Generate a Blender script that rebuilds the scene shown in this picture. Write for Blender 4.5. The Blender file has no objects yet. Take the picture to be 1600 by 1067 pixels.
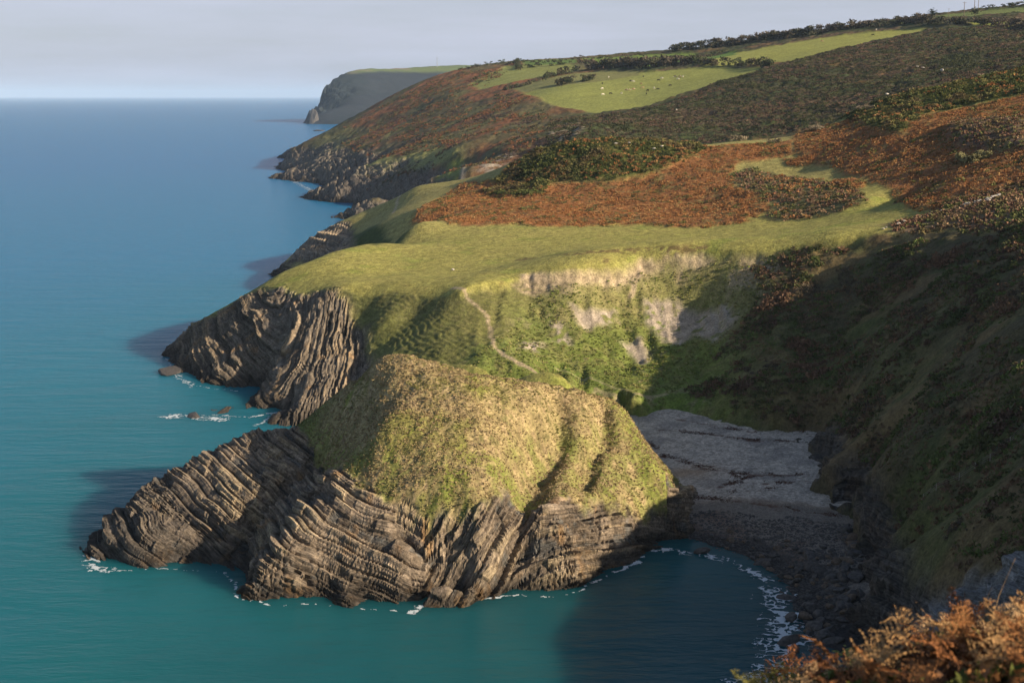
import bpy, math, random
import numpy as np
from mathutils import Vector, Matrix
R = math.radians
random.seed(7); rng = np.random.default_rng(7)

# ------------------------------------------------------------------ camera, sky, sun, exposure
H = 80.0; F = 2222.2; PITCH = math.atan((533.5-150.0)/F)
CT, ST = math.cos(PITCH), math.sin(PITCH)
scene = bpy.context.scene; COL = scene.collection
cam_d = bpy.data.cameras.new('camera'); cam = bpy.data.objects.new('camera', cam_d); COL.objects.link(cam)
cam.location = (0, 0, H); cam.rotation_euler = (R(90)-PITCH, 0, 0)
cam_d.lens = 50.0; cam_d.sensor_width = 36.0; cam_d.clip_start = 0.5; cam_d.clip_end = 120000
cam_d.dof.use_dof = True; cam_d.dof.focus_distance = 260; cam_d.dof.aperture_fstop = 2.2
scene.camera = cam

SUN_AZ, SUN_EL = 63.0, 22.5       # degrees to the right of straight behind the camera; height
az, el = R(SUN_AZ), R(SUN_EL)
sdir = Vector((math.sin(az)*math.cos(el), -math.cos(az)*math.cos(el), math.sin(el)))   # towards the sun
world = bpy.data.worlds.new("World"); scene.world = world; world.use_nodes = True
nt = world.node_tree; bg = nt.nodes['Background']; bg.inputs['Strength'].default_value = 0.062
sky = nt.nodes.new('ShaderNodeTexSky'); sky.sky_type = 'NISHITA'; sky.sun_disc = False
sky.sun_elevation = el; sky.sun_rotation = math.atan2(sdir.x, sdir.y)
sky.altitude = 80; sky.air_density = 1.0; sky.dust_density = 1.6; sky.ozone_density = 2.0
# thin high cloud mixed into the sky
tc = nt.nodes.new('ShaderNodeTexCoord'); mp = nt.nodes.new('ShaderNodeMapping'); mp.inputs['Scale'].default_value = (1.6, 1.6, 15)
nz = nt.nodes.new('ShaderNodeTexNoise'); nz.inputs['Scale'].default_value = 2.2; nz.inputs['Detail'].default_value = 6; nz.inputs['Roughness'].default_value = .6
cr = nt.nodes.new('ShaderNodeValToRGB'); cr.color_ramp.elements[0].position = .38; cr.color_ramp.elements[1].position = .75
cr.color_ramp.elements[0].color = (.62,.62,.62,1); cr.color_ramp.elements[1].color = (.95,.95,.95,1)
mx = nt.nodes.new('ShaderNodeMix'); mx.data_type = 'RGBA'
nt.links.new(tc.outputs['Generated'], mp.inputs['Vector']); nt.links.new(mp.outputs[0], nz.inputs['Vector'])
nt.links.new(nz.outputs['Fac'], cr.inputs[0])
sep = nt.nodes.new('ShaderNodeSeparateXYZ'); nt.links.new(tc.outputs['Generated'], sep.inputs[0])
hr = nt.nodes.new('ShaderNodeMapRange'); hr.interpolation_type = 'SMOOTHSTEP'; hr.inputs['From Min'].default_value = .05; hr.inputs['From Max'].default_value = .5; hr.inputs['To Min'].default_value = 1; hr.inputs['To Max'].default_value = .05
nt.links.new(sep.outputs['Z'], hr.inputs['Value']); ml_ = nt.nodes.new('ShaderNodeMath'); ml_.operation = 'MULTIPLY'
nt.links.new(cr.outputs[0], ml_.inputs[0]); nt.links.new(hr.outputs[0], ml_.inputs[1]); nt.links.new(ml_.outputs[0], mx.inputs['Factor'])
nt.links.new(sky.outputs[0], mx.inputs['A']); mx.inputs['B'].default_value = (6.6, 6.95, 8.5, 1)
nt.links.new(mx.outputs['Result'], bg.inputs['Color'])

sl = bpy.data.lights.new('sun', 'SUN'); sl.energy = 5.0; sl.angle = R(0.5); sl.color = (1.0, 0.82, 0.60)
sun = bpy.data.objects.new('sun', sl); COL.objects.link(sun); sun.location = (200, -100, 200)
sun.rotation_euler = (-sdir).to_track_quat('-Z', 'Y').to_euler()
vs = scene.view_settings; vs.view_transform = 'Standard'; vs.look = 'None'; vs.gamma = 1; vs.exposure = 0.6
scene.cycles.volume_bounces = 1; scene.cycles.max_bounces = 5; scene.cycles.use_denoising = True
scene.cycles.sample_clamp_indirect = 4

# ------------------------------------------------------------------ helpers
def ray(px, py):
    u = (np.asarray(px, float)-800)/F; v = -(np.asarray(py, float)-533.5)/F
    return u, CT+v*ST, -ST+v*CT
def T(px, py, t):
    a, b, c = ray(px, py); return (float(a*t), float(b*t), float(H+c*t))
def Z(px, py, z):
    a, b, c = ray(px, py); t = (z-H)/c; return (float(a*t), float(b*t), float(z))
def line(pts, step):
    out = []
    for p, q in zip(pts[:-1], pts[1:]):
        n = max(1, int(math.dist(p, q)/step))
        for k in range(n): out.append(tuple(p[i]+(q[i]-p[i])*k/n for i in range(3)))
    out.append(pts[-1]); return out
def _h(ix, iy, iz, seed):
    h = (ix.astype(np.int64)*374761393 + iy.astype(np.int64)*668265263 + iz.astype(np.int64)*2147483647*0 + iz.astype(np.int64)*1274126177 + seed*974634777) & 0xffffffff
    h = ((h ^ (h >> 13))*1274126177) & 0xffffffff
    h = ((h ^ (h >> 16))*2246822519) & 0xffffffff
    return ((h ^ (h >> 15)) & 0xffffff)/float(0xffffff)
def vn2(x, y, seed=0):
    x0 = np.floor(x); y0 = np.floor(y); fx = x-x0; fy = y-y0
    fx = fx*fx*fx*(fx*(fx*6-15)+10); fy = fy*fy*fy*(fy*(fy*6-15)+10); z = np.zeros_like(x0)
    a = _h(x0, y0, z, seed); b = _h(x0+1, y0, z, seed); c = _h(x0, y0+1, z, seed); d = _h(x0+1, y0+1, z, seed)
    return (a*(1-fx)+b*fx)*(1-fy)+(c*(1-fx)+d*fx)*fy
def fbm(x, y, s, oct=4, seed=0, gain=.5):
    """value noise fbm about -1..1, feature size s"""
    x = np.asarray(x, float)/s; y = np.asarray(y, float)/s; t = 0; a = 1; n = 0
    for k in range(oct):
        ca, sa = math.cos(.7*k+.3), math.sin(.7*k+.3)
        t = t + a*(vn2(x*ca-y*sa+17*k, x*sa+y*ca-9*k, seed+k)*2-1); n += a; a *= gain; x = x*2.03; y = y*2.03
    return t/n
def sm(a, b, x):
    t = np.clip((x-a)/(b-a), 0, 1); return t*t*(3-2*t)
class Field:
    """smooth height surface through 3-D control points (multiquadric), cached on a regular grid"""
    def __init__(s, pts, c, x0, x1, y0, y1, d, smooth=1e-3):
        P = np.array(pts); s.sc = 100.; X = P[:, :2]/s.sc; c = c/s.sc
        n = len(P); D = np.sqrt(((X[:, None]-X[None])**2).sum(-1)+c*c); D = -D
        D[np.arange(n), np.arange(n)] += smooth
        Q = np.c_[np.ones(n), X]
        A = np.zeros((n+3, n+3)); A[:n, :n] = D; A[:n, n:] = Q; A[n:, :n] = Q.T
        w = np.linalg.solve(A, np.r_[P[:, 2], 0, 0, 0])
        gx = np.arange(x0, x1+d, d); gy = np.arange(y0, y1+d, d); GX, GY = np.meshgrid(gx, gy)
        out = np.zeros(GX.size); q = np.c_[GX.ravel(), GY.ravel()]/s.sc
        for i in range(0, len(q), 20000):
            b = q[i:i+20000]; d2 = (b[:, None, 0]-X[None, :, 0])**2+(b[:, None, 1]-X[None, :, 1])**2
            out[i:i+20000] = -np.sqrt(d2+c*c)@w[:n]+w[n]+b@w[n+1:]
        s.g = out.reshape(GX.shape); s.x0, s.y0, s.d = x0, y0, d
    def __call__(s, x, y):
        u = np.clip((np.asarray(x, float)-s.x0)/s.d, 0, s.g.shape[1]-1.001); v = np.clip((np.asarray(y, float)-s.y0)/s.d, 0, s.g.shape[0]-1.001)
        i = u.astype(int); j = v.astype(int); fu = u-i; fv = v-j; g = s.g
        return (g[j, i]*(1-fu)+g[j, i+1]*fu)*(1-fv)+(g[j+1, i]*(1-fu)+g[j+1, i+1]*fu)*fv
def hit(field, px, py, t0, t1):
    """where the sight line through a point of the photograph meets the ground: gives its real place"""
    a, b, c = ray(px, py); t = np.geomspace(t0, t1, 1600)
    z = H+c*t-field(a*t, b*t); k = np.argmax(z < 0)
    if z[k] >= 0: k = int(np.argmin(z))
    return (float(a*t[k]), float(b*t[k]), float(field(a*t[k], b*t[k])))
def poly(field, pts, t0, t1):
    return np.array([hit(field, p[0], p[1], t0, t1)[:2] for p in pts])
def inside(P, x, y, soft=3.0):
    """signed soft mask of a plan polygon (world metres)"""
    x = np.asarray(x); y = np.asarray(y); ins = np.zeros(x.shape, bool); d = np.full(x.shape, 1e9)
    n = len(P)
    bx0, by0 = P.min(0)-3*soft; bx1, by1 = P.max(0)+3*soft
    sel = (x > bx0) & (x < bx1) & (y > by0) & (y < by1); xs = x[sel]; ys = y[sel]
    i_ = np.zeros(xs.shape, bool); dd = np.full(xs.shape, 1e9)
    for k in range(n):
        x1, y1 = P[k]; x2, y2 = P[(k+1) % n]
        c = ((y1 > ys) != (y2 > ys)) & (xs < (x2-x1)*(ys-y1)/(y2-y1+1e-12)+x1); i_ ^= c
        L = (x2-x1)**2+(y2-y1)**2+1e-9; t = np.clip(((xs-x1)*(x2-x1)+(ys-y1)*(y2-y1))/L, 0, 1)
        dd = np.minimum(dd, (xs-x1-t*(x2-x1))**2+(ys-y1-t*(y2-y1))**2)
    out = np.zeros(x.shape); s = np.sqrt(dd); s = np.where(i_, s, -s); out[sel] = sm(-soft, soft, s); return out
def dist_line(L, x, y):
    x = np.asarray(x); d = np.full(x.shape, 1e9)
    for (a, b) in zip(L[:-1], L[1:]):
        l = (b[0]-a[0])**2+(b[1]-a[1])**2+1e-9; t = np.clip(((x-a[0])*(b[0]-a[0])+(y-a[1])*(b[1]-a[1]))/l, 0, 1)
        d = np.minimum(d, (x-a[0]-t*(b[0]-a[0]))**2+(y-a[1]-t*(b[1]-a[1]))**2)
    return np.sqrt(d)
def tag(o, label=None, cat=None, group=None, kind=None):
    if label: o['label'] = label
    if cat: o['category'] = cat
    if group: o['group'] = group
    if kind: o['kind'] = kind
    return o
def mesh(name, V, Fc, mat, parent=None, smooth=True, attrs=None, col=None):
    """V (n,3); Fc (m,k) array or list; one mesh object"""
    me = bpy.data.meshes.new(name); V = np.asarray(V, np.float32); Fc = np.asarray(Fc, np.int32)
    k = Fc.shape[1]; me.vertices.add(len(V)); me.vertices.foreach_set('co', V.ravel())
    me.loops.add(Fc.size); me.loops.foreach_set('vertex_index', Fc.ravel())
    me.polygons.add(len(Fc)); me.polygons.foreach_set('loop_start', np.arange(0, Fc.size, k, dtype=np.int32))
    me.polygons.foreach_set('use_smooth', np.full(len(Fc), smooth, bool))
    me.update(calc_edges=True)
    if col is not None:
        a = me.color_attributes.new('Col', 'FLOAT_COLOR', 'POINT'); c = np.ones((len(V), 4), np.float32); c[:, :3] = col; a.data.foreach_set('color', c.ravel())
    for n_, arr in (attrs or {}).items():
        a = me.attributes.new(n_, 'FLOAT', 'POINT'); a.data.foreach_set('value', np.asarray(arr, np.float32))
    me.materials.append(mat); o = bpy.data.objects.new(name, me); COL.objects.link(o)
    if parent: o.parent = parent
    return o
def grid_faces(ny, nx, keep=None):
    i = np.arange(ny*nx).reshape(ny, nx); q = np.stack([i[:-1, :-1], i[:-1, 1:], i[1:, 1:], i[1:, :-1]], -1).reshape(-1, 4)
    return q if keep is None else q[keep.ravel()]
def normals(X, Y, Zg):
    """vertex normals of a grid of points"""
    P = np.stack([X, Y, Zg], -1); du = np.gradient(P, axis=1); dv = np.gradient(P, axis=0)
    n = np.cross(du, dv); n /= np.linalg.norm(n, axis=-1, keepdims=True)+1e-9; n[n[..., 2] < 0] *= -1; return n

# ------------------------------------------------------------------ materials
def node_mat(name, rough=.9, spec=.2):
    m = bpy.data.materials.new(name); m.use_nodes = True; t = m.node_tree; b = t.nodes['Principled BSDF']
    b.inputs['Roughness'].default_value = rough; b.inputs['Specular IOR Level'].default_value = spec
    return m, t, b
def col_mat(name, rough=.92, spec=.15, scales=((1.5, .5), (.35, .4)), bump=.3, bscale=1.2, vary=.6):
    """albedo from the 'Col' attribute, broken up by world-scale noise and bump"""
    m, t, b = node_mat(name, rough, spec); N = t.nodes.new; L = t.links.new
    at = N('ShaderNodeAttribute'); at.attribute_name = 'Col'; geo = N('ShaderNodeNewGeometry'); cur = at.outputs['Color']
    for s, a in scales:
        n = N('ShaderNodeTexNoise'); n.inputs['Scale'].default_value = 1/s; n.inputs['Detail'].default_value = 4; n.inputs['Roughness'].default_value = .65
        L(geo.outputs['Position'], n.inputs['Vector'])
        mr = N('ShaderNodeMapRange'); mr.inputs['From Min'].default_value = .3; mr.inputs['From Max'].default_value = .7
        mr.inputs['To Min'].default_value = 1-a; mr.inputs['To Max'].default_value = 1+a; L(n.outputs['Fac'], mr.inputs['Value'])
        v = N('ShaderNodeVectorMath'); v.operation = 'SCALE'; L(cur, v.inputs[0]); L(mr.outputs[0], v.inputs['Scale']); cur = v.outputs[0]
    L(cur, b.inputs['Base Color'])
    if bump:
        n = N('ShaderNodeTexNoise'); n.inputs['Scale'].default_value = 1/bscale; n.inputs['Detail'].default_value = 6; n.inputs['Roughness'].default_value = .7
        L(geo.outputs['Position'], n.inputs['Vector']); bp = N('ShaderNodeBump'); bp.inputs['Strength'].default_value = 1; bp.inputs['Distance'].default_value = bump
        L(n.outputs['Fac'], bp.inputs['Height']); L(bp.outputs[0], b.inputs['Normal'])
    return m
def terrain_mat(name, bump=.35, bscale=1.0):
    """as col_mat, plus fine bedding lines where the 'rock' attribute is set (coordinates 'bed' and 'run')"""
    m = col_mat(name, scales=((2.2, .35), (.5, .42)), bump=0); t = m.node_tree; b = t.nodes['Principled BSDF']; N = t.nodes.new; L = t.links.new
    src = b.inputs['Base Color'].links[0].from_socket
    ab, ar, aq = N('ShaderNodeAttribute'), N('ShaderNodeAttribute'), N('ShaderNodeAttribute')
    ab.attribute_name = 'bed'; ar.attribute_name = 'rock'; aq.attribute_name = 'run'
    cx = N('ShaderNodeCombineXYZ'); m1 = N('ShaderNodeMath'); m1.operation = 'MULTIPLY'; m1.inputs[1].default_value = 3.2
    m2 = N('ShaderNodeMath'); m2.operation = 'MULTIPLY'; m2.inputs[1].default_value = .35
    L(ab.outputs['Fac'], m1.inputs[0]); L(aq.outputs['Fac'], m2.inputs[0]); L(m1.outputs[0], cx.inputs[0]); L(m2.outputs[0], cx.inputs[1])
    n = N('ShaderNodeTexNoise'); n.inputs['Scale'].default_value = 1; n.inputs['Detail'].default_value = 5; n.inputs['Roughness'].default_value = .7; L(cx.outputs[0], n.inputs['Vector'])
    mr = N('ShaderNodeMapRange'); mr.inputs['From Min'].default_value = .32; mr.inputs['From Max'].default_value = .66; mr.inputs['To Min'].default_value = .35; mr.inputs['To Max'].default_value = 1.45
    L(n.outputs['Fac'], mr.inputs['Value'])
    fm = N('ShaderNodeMix'); fm.inputs['A'].default_value = 1; L(ar.outputs['Fac'], fm.inputs['Factor']); L(mr.outputs[0], fm.inputs['B'])
    v = N('ShaderNodeVectorMath'); v.operation = 'SCALE'; L(src, v.inputs[0]); L(fm.outputs['Result'], v.inputs['Scale']); L(v.outputs[0], b.inputs['Base Color'])
    geo = N('ShaderNodeNewGeometry'); n2 = N('ShaderNodeTexNoise'); n2.inputs['Scale'].default_value = 1/bscale; n2.inputs['Detail'].default_value = 6; n2.inputs['Roughness'].default_value = .7
    L(geo.outputs['Position'], n2.inputs['Vector'])
    ml = N('ShaderNodeMath'); ml.operation = 'MULTIPLY'; L(n.outputs['Fac'], ml.inputs[0]); L(ar.outputs['Fac'], ml.inputs[1])
    ma = N('ShaderNodeMath'); ma.operation = 'ADD'; L(n2.outputs['Fac'], ma.inputs[0]); L(ml.outputs[0], ma.inputs[1])
    bp = N('ShaderNodeBump'); bp.inputs['Strength'].default_value = 1; bp.inputs['Distance'].default_value = bump
    L(ma.outputs[0], bp.inputs['Height']); L(bp.outputs[0], b.inputs['Normal'])
    return m
def flat_mat(name, c, rough=.9, var=.3, scale=.3, spec=.2):
    m, t, b = node_mat(name, rough, spec); N = t.nodes.new
    g = N('ShaderNodeNewGeometry'); n = N('ShaderNodeTexNoise'); n.inputs['Scale'].default_value = 1/scale; n.inputs['Detail'].default_value = 4
    r = N('ShaderNodeValToRGB'); r.color_ramp.elements[0].position = .3; r.color_ramp.elements[1].position = .7
    r.color_ramp.elements[0].color = tuple(x*(1-var) for x in c)+(1,); r.color_ramp.elements[1].color = tuple(min(1, x*(1+var)) for x in c)+(1,)
    t.links.new(g.outputs['Position'], n.inputs['Vector']); t.links.new(n.outputs['Fac'], r.inputs[0]); t.links.new(r.outputs[0], b.inputs['Base Color'])
    return m
M_ground = terrain_mat('ground')
def mixc(c, new, w):
    return c*(1-w[..., None])+np.asarray(new)*w[..., None]

# bedded rock: turns a bedding coordinate into stepped relief (metres) and a colour tone
def bedding(s, q, seed, sizes=((1.9, 1.05), (.8, .68), (.4, .30)), block=3.0):
    D = np.zeros_like(s); tone = np.zeros_like(s)
    for k, (th, amp) in enumerate(sizes):
        w = s/th+.35*vn2(s/th*.7, q*0+k, seed+3*k)
        i = np.floor(w); f = w-i; z = np.zeros_like(i)
        r = _h(i, z+k, z, seed+11)
        j = np.floor(q/(block*(k*.0+1)*(.6+.8*_h(i, z+5, z, seed)))+7*_h(i, z+9, z, seed)/1.0)
        rb = _h(i, j, z+k, seed+5)
        if k: amp = amp*np.clip(.75+1.3*fbm(q, s, 7, 2, seed+40+k), .12, 1.5)
        edge = np.clip(f*5, 0, 1)*np.clip((1-f)*5, 0, 1)
        D += amp*((r-.5)*1.0+(rb-.5)*.7*edge+(f-.5)*.5-(1-np.clip(np.minimum(f, 1-f)*7, 0, 1))*.55)
        tone += ((r-.5)*.5+(rb-.5)*.6)*(.8 if k < 2 else .5)
    return D, tone

# palette (real-world base colours)
C_MEADOW = (.315,.295,.085); C_GREEN = (.115,.20,.030); C_DRY = (.32,.255,.125); C_OLIVE = (.20,.195,.055); C_DARKV = (.060,.072,.026)
C_BRACK = (.27,.125,.05); C_GORSE = (.085,.105,.028); C_HEATH = (.135,.095,.065); C_ROCK = (.25,.20,.15); C_ROCKD = (.085,.075,.066)
C_SOIL = (.46,.36,.24); C_SCREE = (.38,.32,.25); C_WET = (.035,.031,.027); C_ORANGE = (.36,.20,.075)

#@@@ SEA
m, t, b = node_mat('sea_water', .18, .20)
N = t.nodes.new; L = t.links.new; geo = N('ShaderNodeNewGeometry'); sx = N('ShaderNodeSeparateXYZ'); L(geo.outputs['Position'], sx.inputs[0])
dm = N('ShaderNodeVectorMath'); dm.operation = 'DISTANCE'; L(geo.outputs['Position'], dm.inputs[0]); dm.inputs[1].default_value = (30, 215, 0)
mr = N('ShaderNodeMapRange'); mr.inputs['From Min'].default_value = 0; mr.inputs['From Max'].default_value = 1500; L(dm.outputs['Value'], mr.inputs['Value'])
n1 = N('ShaderNodeTexNoise'); n1.inputs['Scale'].default_value = .012; n1.inputs['Detail'].default_value = 5; L(geo.outputs['Position'], n1.inputs['Vector'])
ad = N('ShaderNodeMath'); ad.operation = 'MULTIPLY_ADD'; ad.inputs[1].default_value = .10; L(n1.outputs['Fac'], ad.inputs[0]); L(mr.outputs[0], ad.inputs[2])
sb = N('ShaderNodeMath'); sb.operation = 'SUBTRACT'; sb.inputs[1].default_value = .05; L(ad.outputs[0], sb.inputs[0])
rp = N('ShaderNodeValToRGB'); e = rp.color_ramp.elements; e[0].position = 0; e[0].color = (.012,.075,.090,1); e[1].position = 1; e[1].color = (.012,.155,.36,1)
for p_, c_ in ((.06, (.014,.135,.16)), (.16, (.014,.175,.265)), (.35, (.013,.175,.34))):
    x_ = e.new(p_); x_.color = c_+(1,)
L(sb.outputs[0], rp.inputs[0]); df = b; b.subsurface_method = 'BURLEY'; b.inputs['Subsurface Weight'].default_value = 1; b.inputs['Subsurface Radius'].default_value = (1, 1, 1); b.inputs['Subsurface Scale'].default_value = 14; b.inputs['Specular IOR Level'].default_value = 0; gl = N('ShaderNodeBsdfGlossy'); gl.inputs['Roughness'].default_value = .13; fr_ = N('ShaderNodeFresnel'); fr_.inputs['IOR'].default_value = 1.33; fm_ = N('ShaderNodeMath'); fm_.operation = 'MULTIPLY'; fm_.inputs[1].default_value = .42; ms = N('ShaderNodeMixShader')
L(rp.outputs[0], df.inputs['Base Color']); L(fr_.outputs[0], fm_.inputs[0]); L(fm_.outputs[0], ms.inputs[0]); L(df.outputs[0], ms.inputs[1]); L(gl.outputs[0], ms.inputs[2]); L(ms.outputs[0], t.nodes['Material Output'].inputs['Surface'])
mpn = N('ShaderNodeMapping'); mpn.inputs['Scale'].default_value = (.35, 1, 1); mpn.inputs['Rotation'].default_value = (0, 0, R(-6)); L(geo.outputs['Position'], mpn.inputs['Vector'])
hs = None
for s_, a_ in ((9., .9), (2.6, .32), (.8, .10)):
    n = N('ShaderNodeTexNoise'); n.inputs['Scale'].default_value = 1/s_; n.inputs['Detail'].default_value = 4; n.inputs['Roughness'].default_value = .6; L(mpn.outputs[0], n.inputs['Vector'])
    q = N('ShaderNodeMath'); q.operation = 'MULTIPLY_ADD'; q.inputs[1].default_value = a_; L(n.outputs['Fac'], q.inputs[0])
    if hs: L(hs, q.inputs[2])
    else: q.inputs[2].default_value = 0
    hs = q.outputs[0]
bp = N('ShaderNodeBump'); bp.inputs['Strength'].default_value = .9; bp.inputs['Distance'].default_value = .8; L(hs, bp.inputs['Height'])
for k_ in (gl, fr_, b): L(bp.outputs[0], k_.inputs['Normal'])
M_sea = m
tag(mesh('sea', [(-60000,-3000,0),(60000,-3000,0),(60000,70000,0),(-60000,70000,0)], [[0,1,2,3]], M_sea), kind='structure')

#@@@ NEAR HEADLAND
def Zs(l): return [Z(*p) for p in l]
A = []
front = [(150,882),(175,889),(300,891),(345,894),(372,908),(368,938),(430,947),(500,945),(560,950),(640,956),(665,940),(720,937),(800,932),(880,930),(920,917),(960,897),(1010,872),(1045,853),(1080,830)]
fr = [Z(x, y, -1.0) for x, y in front]; A += line(fr, 8)
A += [(x-1, y-9, -8) if x < 10 else (x+7, y-7, -6) for x, y, z in line(fr, 16)]; A += [(x, y-22, -14) if x < 10 else (x+18, y-14, -10) for x, y, z in line(fr, 25)]
ridgeL = Zs([(152,860,1.2),(180,797,4),(240,747,8),(330,702,12),(400,677,14),(460,667,16.5)]); A += line(ridgeL, 7)
A += [(x-3, y+12, z-11) for x, y, z in line(ridgeL[1:], 10)]; A += [(x-5, y+26, -9) for x, y, z in line(ridgeL, 14)]
A += [(-84,250,-6),(-90,262,-10),(-80,244,-4)]
ridgeM = Zs([(480,657,18),(540,601,25),(590,566,31),(620,562,32),(680,568,31.5),(750,590,29.5),(800,607,27.5),(860,606,27.2),(900,608,25.8),(950,627,22.7),(985,652,18.6),(1003,684,14.8),(1040,732,10.3),(1056,756,7.6),(1074,792,4.5)]); A += line(ridgeM, 7)
A += [(x, y+16, z-9) for x, y, z in line(ridgeM[:10], 10)]; A += [(x-4, y+34, z*0.3-2) for x, y, z in line(ridgeM[:10], 14)]
A += [(x+7, y+9, min(z-6, 3)) for x, y, z in ridgeM[10:]]+[(x+14, y+16, -3) for x, y, z in ridgeM[10:]]; A += [(-60,315,-9),(-30,325,-4),(-85,300,-10),(-45,300,-3),(48,285,-4),(46,300,-4),(30,318,-1),(18,300,1),(10,320,7)]
brk = Zs([(480,700,14),(505,738,13.5),(560,760,14.5),(640,776,14.5),(740,778,14.5),(820,770,13.6),(880,776,12.1),(950,782,9.8),(1040,787,6.4)]); A += line(brk, 8)
A += Zs([(600,670,23),(700,680,22.5),(760,665,23.5),(540,670,19.5),(560,630,24),(650,610,28),(750,630,26.5),(850,690,18.9),(850,640,24),(950,700,16.3),(900,650,22),(640,730,18),(980,745,11.4),(300,800,6),(400,760,10.2),(300,750,9),(450,720,13),(220,840,4),(250,800,6),(480,800,11),(450,870,6),(400,900,3.5),(560,850,7.5),(550,920,2.5),(650,860,7),(620,810,11),(750,850,8),(700,900,4.5),(900,850,6.5),(850,810,10.5),(1000,820,4.7),(960,860,2.5)])
A += [Z(1076,815,1.5)]
fA = Field(A, 3.0, -100, 62, 185, 345, .8, smooth=2e-3)
carves = [ # (pixel polyline of a gully on the ground, depth, half width)
    ([(492,716),(450,745),(400,792),(375,840),(362,885)], 4.6, 2.4), ([(640,795),(668,850),(690,905),(700,930)], 3.6, 2.2),
    ([(668,770),(640,800)], 1.6, 2.0), ([(868,612),(870,660),(850,705),(825,745)], 5.6, 3.4), ([(935,625),(935,680),(905,745)], 3.0, 2.0),
    ([(826,765),(812,800),(808,850),(780,910)], 2.8, 1.8), ([(250,790),(330,850),(350,885)], 1.2, 1.6), ([(770,640),(800,700),(800,735)], 1.0, 2.2)]
CV = [(poly(fA, p, 180, 300), d, w) for p, d, w in carves]
def hA(x, y):
    z = fA(x, y)
    for i, (P, d, w) in enumerate(CV):
        r = dist_line(P, x+1.2*fbm(x, y, 7, 2, 50+i), y); z = z-d*np.exp(-(r/w)**2)*sm(.5, 7, z)
    return z
xs = np.arange(-92, 50, .2); ys = np.arange(198, 320, .2); X, Y = np.meshgrid(xs, ys)
Zg = hA(X, Y)
P_rock = poly(fA, [(430,640),(500,690),(495,715),(530,748),(600,770),(660,788),(740,790),(800,775),(830,762),(870,778),(940,786),(1040,790),(1050,772),(1062,790)], 180, 320)
brkline = [b_[:2] for b_ in [ridgeL[-1]]+Zs([(486,700,14),(505,738,13.5),(560,762,14.3),(640,782,14),(740,786,14),(815,768,13.8),(880,780,11.9),(950,786,9.6),(1045,790,6.4)])]
bx = np.array([p[0] for p in brkline]); by = np.array([p[1] for p in brkline])
lim = np.interp(X, bx, by, left=400, right=258)             # grass begins behind this line on the ground
wob = 1.5*fbm(X, Y, 6, 4, 3)+1.3*fbm(X, Y, 1.6, 2, 9)
rockA = 1-sm(-.8, .8, Y-lim+wob); rockA = np.where(X < -46, np.maximum(rockA, 1-sm(-1, 1, (X+47)+wob)), rockA)
rockA = np.maximum(rockA, 1-sm(3.0, 5.5, Zg+wob)); rockA = np.maximum(rockA, sm(28.5, 31.5, X-(wob*1.5)+(258-Y)*.12)*(1-sm(7, 11, Zg)))
n = normals(X, Y, Zg)
# bedding coordinate, domain by domain, in true 3-D
def bedA(x, y, z):
    wx = x+1.6*fbm(x, z*2, 14, 2, 21); wz = z+1.2*fbm(x, y, 12, 2, 22)+(y-235)*.25
    sL = wx*.50+wz*.86+.002*(x+70)**2; qL = wx*.86-wz*.50
    sM = wx*.47+wz*.88-.004*(x+30)**2; qM = wx*.88-wz*.47
    sR = -wx*.80+wz*.55; qR = wx*.55+wz*.80
    cx_, cz_ = 17., -9.
    sA = np.hypot((x-cx_)*.55, (wz-cz_))*1.05; qA = (x-cx_)*1.0
    f1 = x-(-38.5-(235-y)*.35-(z-5)*-.25); f2 = x-(-14.5); f3 = x-(2.5+(z-7)*.5)
    s = np.where(f1 < 0, sL, np.where(f2 < 0, sM+100, np.where(f3 < 0, sR+200, sA+300)))
    q = np.where(f1 < 0, qL, np.where(f2 < 0, qM, np.where(f3 < 0, qR, qA)))
    return s, q
sA_, qA_ = bedA(X, Y, Zg)
D, tone = bedding(sA_, qA_, 5)
D += .4*fbm(X, Y, 5, 4, 30)+.15*fbm(X, Y, 1.2, 3, 31)
D *= rockA
hn = n.copy(); hn[..., 2] = .55; hn /= np.linalg.norm(hn, axis=-1, keepdims=True)
tus = (1-rockA)*(.42*fbm(X, Y, 1.6, 3, 41)+.16*fbm(X, Y, .5, 2, 42)+.55*fbm(X, Y, 6, 2, 43))
VX, VY, VZ = X+hn[..., 0]*D, Y+hn[..., 1]*D, Zg+hn[..., 2]*D+tus
# colours
ch = fbm(X, Y, 7, 4, 60); c2 = fbm(X, Y, 2.0, 3, 61); c3 = fbm(X, Y, .7, 2, 62)
g = np.ones(X.shape+(3,))*np.array(C_DRY); g = mixc(g, (.42,.31,.18), sm(.0, .5, c3+.4*c2)*.6); g = mixc(g, C_OLIVE, sm(-.1, .45, ch+.35*c2+.5*fbm(X, Y, 14, 2, 63))*.85); g = mixc(g, (.22,.24,.05), sm(.25, .7, c2*.6+.9*ch-.2*c3)*.7)
g = mixc(g, (.09,.10,.03), sm(.45, .8, -c2-.6*c3)*.6)
g = mixc(g, (.17,.20,.045), (1-sm(17, 22, Zg+2*ch))*sm(-.4, .3, c2)*.65)
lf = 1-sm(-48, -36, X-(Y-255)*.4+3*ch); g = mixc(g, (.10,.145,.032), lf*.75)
r_ = np.ones(X.shape+(3,))*np.array(C_ROCK)*.82; r_ *= (1.0+1.1*tone)[..., None]
r_ = mixc(r_, (.34,.27,.17), sm(.1, .6, tone+.5*ch)*.7); r_ = mixc(r_, (.15,.155,.15), sm(.1, .6, -tone+.6*c2)*.6)
r_ = mixc(r_, C_ORANGE, sm(.35, .7, fbm(X, Y, 4, 4, 66)+.2*tone)*.55)
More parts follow.
